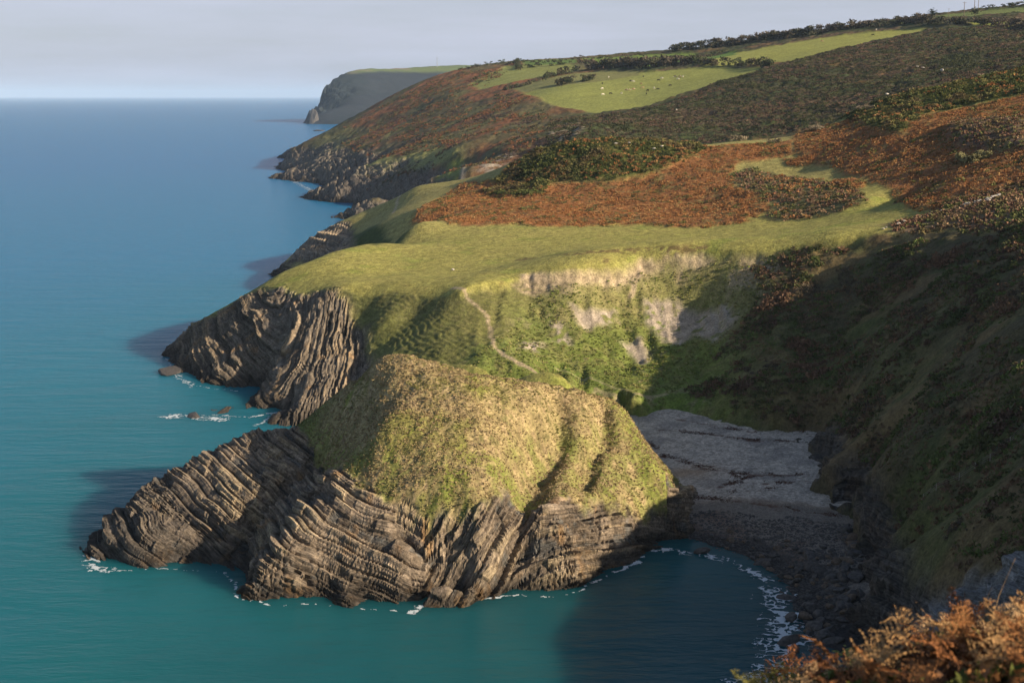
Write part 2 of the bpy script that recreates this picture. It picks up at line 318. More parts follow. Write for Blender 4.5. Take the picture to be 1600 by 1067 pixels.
r_ = mixc(r_, C_WET, (1-sm(.5, 3.2, VZ+1.2*ch))*.85); r_ = mixc(r_, (.13,.075,.03), sm(.2, .6, c2)*(1-sm(1, 4.5, VZ))*.6)
r_ = mixc(r_, (.07,.065,.06), (1-sm(-70, -40, X+4*ch))*.7*(1-sm(5, 12, VZ)))
r_ = np.clip(r_, .012, .6)
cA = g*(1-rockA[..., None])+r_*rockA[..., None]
keep = (VZ[:-1, :-1] > -2.5) | (VZ[1:, 1:] > -2.5)
def emit(name, VX, VY, VZ, col, rock, bed, run, mat, keep=None):
    F_ = grid_faces(*VX.shape, keep); V = np.stack([VX, VY, VZ], -1).reshape(-1, 3)
    u, inv = np.unique(F_, return_inverse=True)
    o = mesh(name, V[u], inv.reshape(F_.shape), mat, attrs={'rock': rock.ravel()[u], 'bed': bed.ravel()[u], 'run': run.ravel()[u]}, col=col.reshape(-1, 3)[u])
    o.data.polygons.foreach_set('use_smooth', rock.ravel()[F_[:, 0]] < .5); return o
Zfin = VZ
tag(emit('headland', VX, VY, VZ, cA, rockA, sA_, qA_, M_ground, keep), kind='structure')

#@@@ COVE TERRAIN
B = []
def Ts(l): return [T(*p) for p in l]
wl = [Z(x, y, -1) for x, y in [(256,556),(268,580),(302,602),(330,607),(372,612),(405,612)]]+[Z(x, y, -.5) for x, y in [(385,628),(330,646)]]+[Z(x, y, -1) for x, y in [(385,651),(430,645),(400,662),(410,672)]]+[(-52,338,-1),(-38,330,0),(-26,322,2)]
B += line(wl, 7)
B += [(-128,450,-6),(-122,425,-6),(-112,400,-7),(-104,375,-7),(-100,350,-8),(-80,335,-8),(-60,322,-8),(-45,310,-8),(-140,480,-10),(-128,500,-6),(-105,520,-2),(-90,540,-3),(-86,560,-4),(-92,590,-4),(-105,620,-4),(-115,660,-4),(-118,700,-6),(-150,560,-15),(-150,640,-15)]
sil = Ts([(258,553,446),(290,515,452),(340,485,448),(380,462,441),(440,427,438),(500,405,458),(560,391,478),(600,386,482),(635,384,484)]); B += line(sil, 10)
B += [(x-6, y+22, max(-6, z*.55-5)) for x, y, z in line(sil[:7], 14)]
B += Ts([(530,450,406),(600,455,398),(660,457,390),(720,456,379),(780,442,384),(800,434,390),(850,428,389),(900,424,388),(950,418,391),(1000,407,395),(1050,401,394),(1100,399,392),(1150,402,386),(1200,392,384),(1250,386,380),(1300,378,376),(1370,367,372)])
B += Ts([(440,455,424),(400,480,421),(400,520,412),(350,540,417),(300,560,420),(350,580,402),(440,500,408),(450,540,394),(420,580,386),(460,600,372),(500,540,388),(500,500,396),(500,600,366),(500,640,354),(470,635,356),(560,500,394),(560,540,382),(560,580,372),(430,620,372),(540,630,358),(600,500,384),(600,560,366),(640,500,383),(640,570,356),(700,500,372),(700,560,350),(760,560,342),(820,590,328),(880,605,318),(720,600,335),(800,600,325)])
B += Ts([(750,480,372),(770,520,356),(800,548,345),(850,578,332),(900,600,322)])
B += Ts([(790,470,377),(790,510,366),(830,470,381),(840,520,368),(850,560,352),(900,450,383),(900,500,374),(900,560,358),(900,590,342),(950,450,388),(960,500,379),(960,560,361),(960,610,338),(1000,620,333),(1000,560,362),(1000,500,380),(1000,450,389),(1050,450,390),(1060,500,381),(1060,560,358),(1100,430,388),(1100,460,386),(1100,500,376),(1100,560,353),(1100,620,333),(1150,480,372),(1200,450,370),(1200,500,354),(1200,560,338),(1200,620,321),(1200,655,318)])
B += Ts([(1300,400,373),(1300,450,360),(1300,500,348),(1300,550,335),(1300,600,320),(1290,660,304),(1400,400,357),(1400,450,340),(1400,500,322),(1400,550,305),(1400,600,291),(1400,650,274),(1380,700,262),(1500,350,360),(1500,400,336),(1500,450,312),(1500,500,294),(1500,550,278),(1500,600,263),(1500,650,248),(1500,700,234),(1500,750,222),(1480,800,213),(1600,350,326),(1600,400,303),(1600,450,282),(1600,500,264),(1600,550,250),(1600,600,237),(1600,650,224),(1600,700,211),(1600,750,199),(1600,800,188),(1600,850,178),(1540,850,188)])
# right-hand rocks above the shingle
B += Zs([(1265,690,5),(1262,720,4.5),(1275,755,4),(1310,785,3.5),(1335,815,3),(1330,860,2),(1325,900,1.5),(1320,950,1),(1325,985,.5),(1290,712,10),(1300,740,9),(1330,765,8),(1370,735,14),(1370,800,9),(1385,830,7),(1420,800,14),(1410,860,8),(1375,885,10.5),(1350,930,6),(1420,890,12),(1420,950,8),(1470,850,17),(1450,910,13),(1430,1000,6),(1500,920,16),(1550,890,20),(1600,860,24.5),(1490,980,12),(1560,960,18)])
# shingle floor, back of the beach
B += Zs([(985,655,6),(1000,700,4.5),(1040,760,3.5),(1085,800,2),(1020,650,6),(1100,660,6.2),(1180,672,6.2),(1230,688,6),(1100,720,4.5),(1180,740,4.5),(1180,800,2.6),(1260,820,2.6),(1100,800,2),(1250,900,.8),(1180,870,.2),(1100,852,-.2),(1050,850,-.6),(1220,950,-.3),(1240,1010,-.4),(1150,930,-2),(1080,930,-4),(1000,930,-6)])
B += [(20,330,7),(5,325,12),(-10,318,9),(-20,312,2),(15,305,6)]
B += [(8,215,-9),(25,190,-6),(42,188,-1.5),(52,185,3),(48,165,6),(40,140,9),(30,110,16),(22,80,28),(15,50,48),(6,32,60),(-10,140,-6),(-20,110,4),(-18,80,18),(-14,50,42),(-12,25,66),(-60,100,-8),(-60,60,-4),(-70,20,8),(-60,-20,30)]
# the camera's own hillside and unseen ground right of the frame, its crest shaped to shade the cove
B += [(0,-2,78.2),(0,6,76.6),(1,11,74.4),(3.2,11.3,75.1),(4.3,11.4,75.6),(6.5,17,73.6),(4.3,15.2,73.35),(2.5,13.2,74.2),(1.8,12.2,74.55),(9,20,72.5),(0,16,70.5),(4,20,70),(8,25,69.5),(13,28,71),(9,14,74.6),(20,30,68.5),(20,60,52),(30,60,56),(40,100,36),(52,110,36),(0,-60,82),(40,-60,80),(14,4,76.4),(30,0,77),(60,0,75),(60,40,66),(75,80,50),(80,120,37),(70,150,29),(95,160,38),(110,120,50),(130,60,68),(160,0,84),(100,200,36),(120,180,43),(160,120,64),(120,240,42),(150,220,46),(200,160,70),(140,300,48),(180,280,53),(240,240,80),(170,350,56),(220,340,68),(170,400,66),(250,420,84),(260,340,86)]
# plateau top and the slopes behind
B += Ts([(440,432,436),(600,430,424),(720,430,412),(800,410,425),(700,380,470),(600,400,450),(650,350,500),(700,355,495),(800,355,488),(900,357,480),(1000,357,470),(1100,358,458),(900,390,430),(1000,380,436),(1100,378,425),(1200,350,448),(1250,345,445),(1200,370,412),(1300,335,440),(1300,355,410),(1400,320,440),(1400,345,400),(1450,330,400),(1500,325,385),(1560,310,375),(1600,330,350),(1600,300,385)])
B += Ts([(635,368,540),(600,365,560),(560,372,575),(545,360,640),(545,345,672),(520,352,664),(480,376,655),(455,405,668),(500,380,640),(590,345,600),(600,330,640),(560,335,655),(650,330,560),(650,292,645),(720,300,600),(720,285,625),(800,300,580),(800,320,540),(900,320,530),(900,290,560),(1000,320,520),(1000,290,550),(1100,320,505),(1100,280,540),(1150,260,550),(1170,300,500),(1200,320,475),(1250,270,530),(1250,310,470),(1300,280,500),(1350,290,470),(1350,310,445),(1200,285,510)])
crest = Ts([(770,268,615),(830,240,605),(880,226,598),(950,220,590),(1020,222,592),(1080,228,595),(1150,221,600),(1240,212,600),(1310,190,600),(1400,154,600),(1500,134,600),(1600,112,600),(1680,98,600)]); B += line(crest, 14)
B += [(x*1.08, y*1.08, z-10) for x, y, z in line([T(600,322,650),T(650,292,645),T(720,285,625)]+crest, 20)]; B += [(x*1.25, y*1.25, z-30) for x, y, z in crest]
B += Ts([(950,250,570),(1080,250,565),(1300,230,540),(1300,205,575),(1400,200,530),(1400,250,490),(1500,170,540),(1500,220,480),(1500,280,420),(1600,150,530),(1600,200,465),(1600,250,420),(1450,300,420)])
B += [(-105,760,-8),(-60,760,-3),(-20,720,8),(50,720,22)]
fB = Field(B, 4.0, -180, 300, -80, 800, 1.5, smooth=1.5e-3)
stripes_q = None
def hB(x, y): return fB(x, y)
def axis(segs):
    out = []
    for a, b_, d in segs: out.append(np.arange(a, b_-1e-6, d))
    return np.concatenate(out+[[segs[-1][1]]])
BE = Zs([(985,655,6),(1000,700,4.6),(1040,760,3.2),(1085,800,2),(1020,650,6.2),(1100,660,6.2),(1180,672,6.1),(1250,688,5.6),(1270,720,4.8),(1285,755,4),(1310,785,3.2),(1335,815,2.6),(1330,860,1.8),(1325,900,1.3),(1320,950,.9),(1320,985,.5),(1100,720,4.5),(1180,740,4.2),(1180,800,2.6),(1260,820,2.5),(1100,800,2),(1250,900,.8),(1180,870,.2),(1100,852,-.2),(1050,850,-.6),(1220,950,-.3),(1240,1010,-.4),(1150,930,-2),(1080,930,-4),(1000,930,-6)])
fBe = Field(BE, 12.0, 0, 90, 180, 360, 1.5, smooth=.03)
def PBE(pts, t0=150, t1=420): return poly(fBe, pts, t0, t1)
xs = axis([(-145,-18,.36),(-18,90,.5),(90,180,.9),(180,290,2)]); ys = axis([(-60,2,4.),(2,32,.35),(32,130,2.),(130,190,.8),(190,300,.5),(300,455,.36),(455,620,.7),(620,790,2)])
X, Y = np.meshgrid(xs, ys); Zg = hB(X, Y)
gyd, gxd = np.gradient(Zg, ys, xs); slope = np.hypot(gxd, gyd)
def PB(pts, t0=150, t1=720): return poly(fB, pts, t0, t1)
wx_ = X+3*fbm(X, Y, 9, 3, 71)+1.5*fbm(X, Y, 3, 2, 72); wy_ = Y+5*fbm(X, Y, 9, 3, 73)+2.5*fbm(X, Y, 3, 2, 74)
def msk(pts, soft=2.5, wob=1.): 
    return inside(PB(pts), X+(wx_-X)*wob, Y+(wy_-Y)*wob, soft)
def msk_w(P, soft=2.5, wob=1.): return inside(np.array(P, float), X+(wx_-X)*wob, Y+(wy_-Y)*wob, soft)
POLY = {
 'bracken1': [(645,345),(672,318),(700,303),(722,288),(760,285),(800,300),(850,292),(950,287),(1040,270),(1085,245),(1110,232),(1150,226),(1235,222),(1240,243),(1195,249),(1155,255),(1140,272),(1150,295),(1180,305),(1205,325),(1160,350),(1080,357),(1000,352),(900,355),(800,352),(700,352)],
 'gorse1': [(765,288),(790,268),(830,241),(880,226),(950,220),(1080,228),(1105,234),(1080,250),(1040,270),(950,285),(850,290),(800,300)],
 'gorse1b': [(755,300),(800,296),(860,292),(850,310),(790,312)],
 'bracken2': [(1240,213),(1260,206),(1330,188),(1370,205),(1410,212),(1440,182),(1520,168),(1600,150),(1660,140),(1660,280),(1600,290),(1540,310),(1480,328),(1420,328),(1395,297),(1350,280),(1300,262),(1245,245)],
 'gorse2': [(1310,190),(1370,160),(1500,133),(1600,112),(1660,100),(1660,140),(1600,150),(1520,166),(1440,182),(1410,212),(1370,207),(1335,192)],
 'gorse3': [(1480,200),(1530,190),(1600,185),(1600,235),(1540,240),(1490,230)],
 'heath': [(1142,272),(1180,262),(1300,285),(1340,297),(1355,318),(1320,330),(1260,345),(1190,342),(1205,322),(1170,303)],
 'island1': [(1222,250),(1262,249),(1268,258),(1230,260)], 'island2': [(1300,284),(1330,279),(1355,287),(1345,296),(1310,296)],
 'brown': [(1385,352),(1480,322),(1560,298),(1600,285),(1660,280),(1660,345),(1600,350),(1480,362),(1400,368)],
 'shade_notch': [(548,362),(600,358),(635,366),(630,378),(590,384),(552,383)],  # grassy bowl facing away from the sun, its shade painted as darker green
 'rock_notch': [(445,416),(470,378),(520,350),(548,350),(552,383),(500,402)],
 'fold_rock': [(250,552),(300,508),(382,464),(440,452),(470,462),(525,452),(548,470),(560,510),(575,545),(600,575),(600,600),(520,690),(440,690),(380,690),(250,690)],
 'scree1': [(893,468),(930,474),(960,470),(966,490),(950,502),(905,500)], 'scree2': [(1003,458),(1050,462),(1095,475),(1140,468),(1152,490),(1115,525),(1085,515),(1060,530),(1030,522),(1008,500)],
 'scree3': [(975,525),(1000,515),(1012,545),(1000,560)], 'scree4': [(865,500),(885,500),(885,530),(868,528)], 'scree5': [(815,525),(850,530),(845,540),(815,536)],
 'rim': [(798,440),(810,430),(900,424),(1000,405),(1100,397),(1110,405),(1040,414),(1000,418),(960,428),(900,432),(860,440),(830,455)],
 'rim2': [(1185,400),(1215,395),(1215,410),(1195,418)],
}
K = {k: msk(v, 1.6 if 'scree' in k or 'rim' in k or 'island' in k else 2.5, .45 if 'scree' in k or 'rim' in k or 'island' in k or 'notch' in k else .8) for k, v in POLY.items()}
bowl = msk([(720,457),(790,445),(800,436),(900,426),(1000,409),(1100,400),(1200,394),(1370,368),(1480,362),(1600,350),(1660,345),(1660,1100),(1300,1000),(1000,640),(900,605),(600,570),(560,500),(535,455),(620,457)], 1.2, .25)
sn = fbm(X, Y, 12, 4, 80); s2 = fbm(X, Y, 3.5, 4, 81); s3 = fbm(X, Y, 1.1, 2, 82); s4 = fbm(X, Y, 30, 3, 83)
G = np.ones(X.shape+(3,))*np.array(C_MEADOW)
G = mixc(G, (.36,.32,.10), sm(.0, .6, s2+.4*sn)*.6); G = mixc(G, (.20,.26,.045), sm(.1, .6, -sn+.4*s2)*.5); G = mixc(G, (.15,.11,.05), sm(.55, .75, s2*.6+s3*.6)*.7)
# bowl and slopes
S = np.ones(X.shape+(3,))*np.array((.15,.185,.042)); S = mixc(S, (.23,.21,.085), np.clip(sm(16, 26, Zg+4*sn)*.75+sm(.0, .5, s2+.5*s3)*.5, 0, 1)); S = mixc(S, (.13,.21,.035), sm(.0, .5, sn-.3*s2)*.6*(1-sm(20, 30, Zg)*.6))
S = mixc(S, (.30,.24,.15), sm(.35, .6, -s2+.4*sn)*.5)
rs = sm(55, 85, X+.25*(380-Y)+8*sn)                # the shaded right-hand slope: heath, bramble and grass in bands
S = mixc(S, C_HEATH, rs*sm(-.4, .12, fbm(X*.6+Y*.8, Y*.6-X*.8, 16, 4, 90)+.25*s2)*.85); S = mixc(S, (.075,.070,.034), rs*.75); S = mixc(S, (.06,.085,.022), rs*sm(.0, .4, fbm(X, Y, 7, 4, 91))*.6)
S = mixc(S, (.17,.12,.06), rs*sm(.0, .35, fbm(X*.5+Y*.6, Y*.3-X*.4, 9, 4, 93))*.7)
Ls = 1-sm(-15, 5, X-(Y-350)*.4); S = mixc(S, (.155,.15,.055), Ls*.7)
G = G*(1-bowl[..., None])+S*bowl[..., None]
back = sm(470, 520, Y); G = mixc(G, (.33,.29,.11), back*.75)
for k, c in (('gorse1', C_GORSE),('gorse1b', C_GORSE),('gorse2', C_GORSE),('bracken1', C_BRACK),('bracken2', C_BRACK),('gorse3', C_HEATH),('heath', (.12,.115,.05)),('island1', C_BRACK),('island2', C_BRACK),('brown', (.23,.16,.095)),('shade_notch', (.06,.085,.025)),('rock_notch', C_ROCKD)):
    G = mixc(G, c, K[k])
G = mixc(G, C_DARKV, sm(.0, .3, s2+.3*sn)*K['brown']*.5)
bk_ = np.clip(K['bracken1']+K['bracken2'], 0, 1); G = mixc(G, (.17,.15,.06), bk_*sm(.15, .4, -s2+.4*sn)*.7)
G = mixc(G, (.13,.085,.045), 1-sm(32, 40, Y))
scree = np.clip(sum(K[k] for k in ('scree1','scree2','scree3','scree4','scree5')), 0, 1)*sm(-.25, .1, s2+.6*s3+.25+.5*fbm(X, Y*.2, 2.2, 3, 130))
G = mixc(G, C_SCREE, scree); rim = np.clip(K['rim']+K['rim2'], 0, 1)*sm(-.5, -.1, s2+.2); G = mixc(G, C_SOIL, rim)
up = bowl*sm(-2, 6, X)*(1-sm(62, 75, X))*sm(27, 31, Zg+1.5*s2+2*sn); G = mixc(G, (.34,.27,.17), up*sm(-.15, .35, -s2+.5*sn)*.8)
# worn path across the plateau edge and down to the beach
PATHS = [(PB([(708,450),(735,463),(760,482),(768,510),(772,528),(790,542),(815,560),(838,572)]), .5, .85), (PB([(838,572),(880,585),(930,598),(985,606),(1040,608)]), .5, .5), (PB([(870,560),(920,580),(985,600)]), .35, .4),
         (PB([(625,305),(618,325),(612,335)]), .6, .7), (PB([(815,405),(900,397),(1000,392),(1100,388)]), 1.1, .0), (PB([(1000,412),(992,430),(985,450)]), .6, .8)]
for i, (P, w, a) in enumerate(PATHS):
    d = dist_line(P, X+.8*fbm(X, Y, 5, 2, 95), Y+.8*fbm(X, Y, 5, 2, 96)); k = 1-sm(w*.7, w*1.6, d)
    if a: G = mixc(G, C_SOIL, k*a)
    else: G = mixc(G, (.14,.095,.045), (1-sm(.8, 2.6, d))*sm(-.3, .2, s3+s2)*.8)
beach = inside(PBE([(965,640),(985,640),(1003,650),(1060,652),(1120,660),(1180,668),(1245,682),(1272,702),(1264,722),(1278,758),(1303,790),(1338,812),(1334,860),(1328,920),(1318,990),(1270,1030),(1230,1060),(1160,960),(1120,900),(1050,880),(990,880),(960,800),(940,700)], 180, 420), X+3.5*s2+1.5*sn, Y+4*s2+2*sn, 1.2)

# rock
low = 1-sm(3.5, 7.0, Zg+2.5*sn+1.2*s2); cl = sm(.75, 1.2, slope+.25*s2)
rockR = (1-beach)*sm(52, 56, X+2*s2)*(1-sm(9, 15, Zg+3.5*sn+2*s2))*sm(150, 160, Y)*(1-sm(300, 312, Y))
rockR = np.maximum(rockR, msk([(1290,870),(1340,880),(1375,872),(1420,885),(1425,960),(1400,1010),(1300,1010)], 1.5, .4))
rockR = np.maximum(rockR, msk([(1470,905),(1540,870),(1620,835),(1660,900),(1600,940),(1500,975),(1440,990),(1445,930)], 1.5, .4))
rockF = K['fold_rock']; rockN = K['rock_notch']*sm(-.6, .0, s2+.4)
lowc = np.where((X < 5) | (Y < 190), low, 0)*sm(-2, 0, 3.)
rockB = np.clip(np.maximum.reduce([rockF, rockR, rockN, lowc]), 0, 1)
small = sm(8, 14, Zg)*sm(.1, .4, fbm(X, Y, 8, 3, 97))*sm(-.1, .1, np.abs(X+30)-20)*0
wx = X+2*fbm(X, Y, 15, 3, 101); wz = Zg+1.5*fbm(X, Y, 12, 3, 102)
# syncline: the left limb dips to the right, the right limb stands upright, nested J shapes between
sLl = -(wz*.86+(wx+80)*.50)+.02*(Y-400); sRr = (wx+58.)*1.0
kk = 4.; sF = kk*np.logaddexp(sLl/kk+2.8, sRr/kk); qF = np.where(sLl+2.8*kk > sRr, wx, wz)
sO = wz*.75+wx*.5+Y*.3; isF = sm(-.2, .2, rockF-.3) > .5
bed = np.where(isF, sF, sO+400); run = np.where(isF, qF, wx*.6-wz*.6+Y*.5)
D, tone = bedding(bed, run, 9, sizes=((1.9, .95), (.85, .6), (.42, .22)), block=3.5)
D = D+.8*fbm(X, Y, 7, 4, 103)+.3*fbm(X, Y, 2, 3, 104); D *= rockB*(1+.7*rockR)
n = normals(X, Y, Zg); hn = n.copy(); hn[..., 2] = .5; hn /= np.linalg.norm(hn, axis=-1, keepdims=True)
veg = 1-rockB
flatm = (1-bowl)*veg
rel = veg*(bowl*((.45+.4*rs)*fbm(X, Y, 6, 4, 110)+.2*fbm(X, Y, 1.6, 3, 111))+flatm*(.12*fbm(X, Y, 4, 4, 112)+.06*s3))
br = np.clip(K['bracken1']+K['bracken2']+K['island1']+K['island2'], 0, 1); go = np.clip(K['gorse1']+K['gorse1b']+K['gorse2']+K['gorse3'], 0, 1)
rel += br*(.5+.35*fbm(X, Y, 2.2, 3, 113)+.4*fbm(X, Y, 8, 2, 119))+go*(1.2+.9*fbm(X, Y, 4, 3, 114))+K['heath']*(.3+.3*fbm(X, Y, 2, 3, 115))
# terracettes: little sheep-track steps running along the ribbed slope left of the path
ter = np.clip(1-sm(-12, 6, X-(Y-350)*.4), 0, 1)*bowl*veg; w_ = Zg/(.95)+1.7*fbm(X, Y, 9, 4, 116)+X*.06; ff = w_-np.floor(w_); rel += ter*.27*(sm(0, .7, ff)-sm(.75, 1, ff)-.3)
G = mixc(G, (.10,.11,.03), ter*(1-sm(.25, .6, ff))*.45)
# rills on the bare faces
rel += (scree*.7+rim*.9)*fbm(X*1.0, Y*.12+Zg*.05, 1.6, 3, 117)
rel -= 1.6*bowl*sm(-20, -10, X)*(1-sm(60, 90, X))*(1-beach)
rel += rs*bowl*(1-beach)*(.9*np.abs(fbm(X, Y, 9, 4, 125))-.3+.35*fbm(X, Y, 2.5, 3, 126))
rel += rs*bowl*(1-beach)*2.2*fbm(X*.75+Y*.66, (Y*.75-X*.66)*.35, 11, 3, 121)
rel -= bowl*veg*(1-rs)*sm(-15, 0, X)*1.3*np.clip(fbm(X, (Y+Zg)*.2, 6, 3, 122)-.1, 0, 1)*2
VX, VY, VZ = X+hn[..., 0]*D, Y+hn[..., 1]*D, Zg+hn[..., 2]*D+rel
r_ = np.ones(X.shape+(3,))*np.array((.17,.142,.11)); r_ *= (1+.8*tone)[..., None]; r_ = mixc(r_, (.30,.22,.13), sm(.1, .6, tone+.5*sn)*.6)
r_ = mixc(r_, C_ORANGE, sm(.35, .7, fbm(X, Y, 4, 4, 118))*.4)
r_ = mixc(r_, (.075,.072,.07), rockR*.75); r_ *= (1+.5*rockN)[..., None]; slab = msk([(1470,905),(1540,870),(1620,835),(1660,900),(1600,940),(1500,975),(1440,990),(1445,930)], 1.5, .4); r_ = mixc(r_, (.26,.27,.28), slab*.8)
r_ = mixc(r_, C_WET, (1-sm(.8, 4.5, VZ+1.5*sn))*.8); r_ = np.clip(r_, .012, .6)
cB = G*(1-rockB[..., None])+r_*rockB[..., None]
nb = inside(PBE([(1180,666),(1245,680),(1278,702),(1272,722),(1284,758),(1308,790),(1344,812),(1340,860),(1334,920),(1324,990),(1270,1035),(1230,1065),(1150,975),(1110,800)], 180, 420), X, Y, 5.0)
VZ = np.where((nb > .03), np.maximum(VZ, fBe(X, Y)-.25+.9*s2+.5*s3), VZ)
VZ = VZ*(1-beach)+(fBe(X, Y)-.6)*beach
fl = sm(8, 20, X)*(1-sm(.9, 1.6, slope*3+Zg*.1))*0
okv = VZ > -2.5; keep = (okv[:-1, :-1] | okv[1:, 1:])
surfB = (xs, ys, VZ); VXB = VX
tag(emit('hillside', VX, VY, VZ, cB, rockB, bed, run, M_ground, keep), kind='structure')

#@@@ MIDDLE HILLS
Cp = [Z(x, y, -2) for x, y in [(441,270),(470,288),(490,292),(503,302),(499,319),(550,323)]]
Cp += [(-120,1040,-6),(-60,960,-6),(-90,880,-8),(-200,1100,-12),(-280,1400,-12),(-300,1560,-12),(-330,1700,-15),(-340,1900,-20),(-50,830,0),(-70,1000,-4)]
skyl = Ts([(452,242,1560),(480,222,1580),(520,202,1620),(560,180,1650),(600,157,1680),(650,132,1700),(700,114,1700),(760,102,1700),(800,97,1700),(900,92,1700),(1000,85,1700),(1100,76,1650),(1200,60,1600),(1300,46,1550),(1400,32,1500),(1500,20,1450),(1600,10,1400),(1680,2,1350)])
Cp += skyl+[(x*1.06, y*1.06, z-6) for x, y, z in skyl]+[(x*1.2, y*1.2, z*.6) for x, y, z in skyl]
Cp += Ts([(900,205,870),(1000,222,850),(1100,225,850),(1200,212,850),(1300,190,850),(1400,165,850),(1500,140,850),(1600,115,850),(1680,100,850),(1600,40,1250),(1500,50,1250),(1600,75,1050),(1400,85,1130),(1500,95,1020),(1400,120,1000),(1300,150,960),(1200,170,960),(1100,195,950),(1000,195,950),(1300,100,1120),(1200,130,1080),(1100,160,1040),
 (840,150,1250),(880,170,1160),(930,178,1110),(1000,170,1110),(1100,137,1140),(1190,108,1190),(870,127,1350),(950,118,1350),(1000,112,1350),(1100,103,1300),(1000,140,1220),(1200,78,1380),(1300,64,1360),(1400,52,1340),(1440,47,1330),(1200,97,1260),(1280,83,1230),(1360,64,1280),(1100,90,1480),(1000,98,1500),(900,104,1520),
 (850,232,880),(880,215,880),(800,260,850),(720,277,840),(650,297,880),(600,312,960),(750,250,960),(700,245,1010),(780,225,1000),(800,200,1080),(850,190,1060),(750,185,1220),(700,205,1220),(650,225,1200),(600,248,1160),(560,270,1130),(542,281,1110),(520,295,1100),(510,308,1094),(570,300,1060),(600,285,1060),(640,265,1060),(560,245,1320),(520,265,1330),
 (500,262,1350),(470,262,1500),(500,242,1450),(550,226,1420),(600,203,1450),(650,175,1480),(700,150,1480),(750,142,1450),(800,122,1500),(850,112,1520),(780,165,1300),(740,120,1600)])
Cp += [(0,640,15),(80,640,28),(200,640,45),(300,640,60),(400,700,85),(60,760,32),(160,760,46),(280,760,60),(-40,700,6),(700,1000,170),(900,1400,200),(600,1100,140)]
Cp += [((434-800)/F*y, y, -7) for y in range(1480, 2250, 90)]
fC = Field(Cp, 12.0, -420, 900, 600, 2300, 6, smooth=1e-3)
yy = np.concatenate([np.geomspace(640, 1150, 330), np.geomspace(1152, 2150, 380)]); uu = np.linspace(-.24, .42, 900)
U, Yq = np.meshgrid(uu, yy); X = U*Yq; Y = Yq; Zg = fC(X, Y)
dzdx = (fC(X+3, Y)-fC(X-3, Y))/6; dzdy = (fC(X, Y+3)-fC(X, Y-3))/6; slope = np.hypot(dzdx, dzdy)
wx_ = X+9*fbm(X, Y, 30, 3, 201); wy_ = Y+16*fbm(X, Y, 35, 3, 202)
def PC(pts): return poly(fC, pts, 640, 2200)
def mC(pts, soft=5, wob=.6): return inside(PC(pts), X+(wx_-X)*wob, Y+(wy_-Y)*wob, soft)
sn = fbm(X, Y, 40, 4, 210); s2 = fbm(X, Y, 14, 4, 211); s3 = fbm(X, Y, 5, 3, 212); s1 = fbm(X, Y, 110, 3, 213)
G = np.ones(X.shape+(3,))*np.array((.06,.062,.032)); G = mixc(G, (.13,.08,.052), sm(-.15, .3, sn+.3*s1)*.65); G = mixc(G, (.055,.080,.025), sm(.0, .4, s2-.3*sn)*.6); G = mixc(G, (.21,.12,.05), sm(.45, .75, fbm(X, Y, 50, 4, 214)+.3*s2)*.7)
west = 1-sm(-40, 60, X-(Y-900)*.12)                        # seaward slopes: grass, heath and bracken in streaks running down to the shore
st = fbm(X*.5+Y*.35, Y*.3-X*.9, 30, 4, 215)
Wc = np.ones(X.shape+(3,))*np.array((.13,.11,.055)); Wc = mixc(Wc, (.25,.105,.05), sm(-.15, .25, st+.3*sn)*.85); Wc = mixc(Wc, (.17,.165,.065), sm(.1, .5, -st+.4*sn)*.7); Wc = mixc(Wc, (.07,.075,.04), sm(.1, .45, s2+.3*s1)*.7)
G = G*(1-west[..., None])+Wc*west[..., None]
FIELDS = {
 'f1': ([(818,148),(850,138),(930,128),(1000,115),(1100,106),(1195,106),(1180,115),(1100,137),(1040,158),(990,173),(935,178),(890,172),(850,160)], (.28,.30,.08)),
 'f2': ([(1085,98),(1150,84),(1250,66),(1350,52),(1450,45),(1440,52),(1380,62),(1300,82),(1240,97),(1180,102),(1100,105)], (.31,.32,.08)),
 'f3': ([(730,135),(790,104),(880,99),(905,103),(890,115),(800,130),(750,140)], (.25,.27,.08)),
 'f4': ([(800,140),(870,120),(925,113),(1000,112),(1000,118),(930,129),(850,140),(820,146)], (.22,.22,.08)),
 'f5': ([(815,96),(900,93),(905,99),(820,103)], (.13,.20,.05)), 'f6': ([(910,93),(1000,87),(1090,84),(1090,92),(1010,97),(915,100)], (.17,.24,.05)),
 'f7': ([(960,106),(1060,94),(1150,82),(1150,86),(1085,97),(1000,107)], (.13,.22,.045)), 'f8': ([(1515,38),(1600,34),(1660,32),(1660,42),(1600,44),(1540,42)], (.26,.29,.06)),
 'f9': ([(1440,28),(1600,12),(1660,6),(1660,14),(1600,20),(1500,28)], (.18,.22,.07)),
 'g1': ([(545,285),(570,262),(620,250),(690,232),(720,238),(680,262),(640,272),(600,275)], (.24,.24,.085)), 'g2': ([(670,285),(700,262),(725,256),(720,276),(700,285)], (.20,.23,.06)),
 'g3': ([(480,238),(520,215),(540,215),(520,240),(490,262),(470,262)], (.15,.15,.07))}
fieldm = np.zeros(X.shape)
for k, (p, c) in FIELDS.items():
    m_ = mC(p, 4, .25 if k[0] == 'f' else .8); G = mixc(G, np.array(c), m_); fieldm = np.maximum(fieldm, m_*(k[0] == 'f'))
G *= (1+fieldm*.12*s2+fieldm*.10*s3)[..., None]
out = mC([(862,215),(872,200),(905,192),(912,205),(895,222),(870,228)], 4, .5)*sm(-.1, .3, s3+.2); out = np.maximum(out, mC([(745,262),(780,245),(800,248),(780,275),(750,280)], 4, .5)*sm(-.1, .3, s3+s2))
out = np.maximum(out, mC([(720,262),(727,262),(727,282),(720,282)], 2, .2))
G = mixc(G, (.36,.31,.25), out*.8)
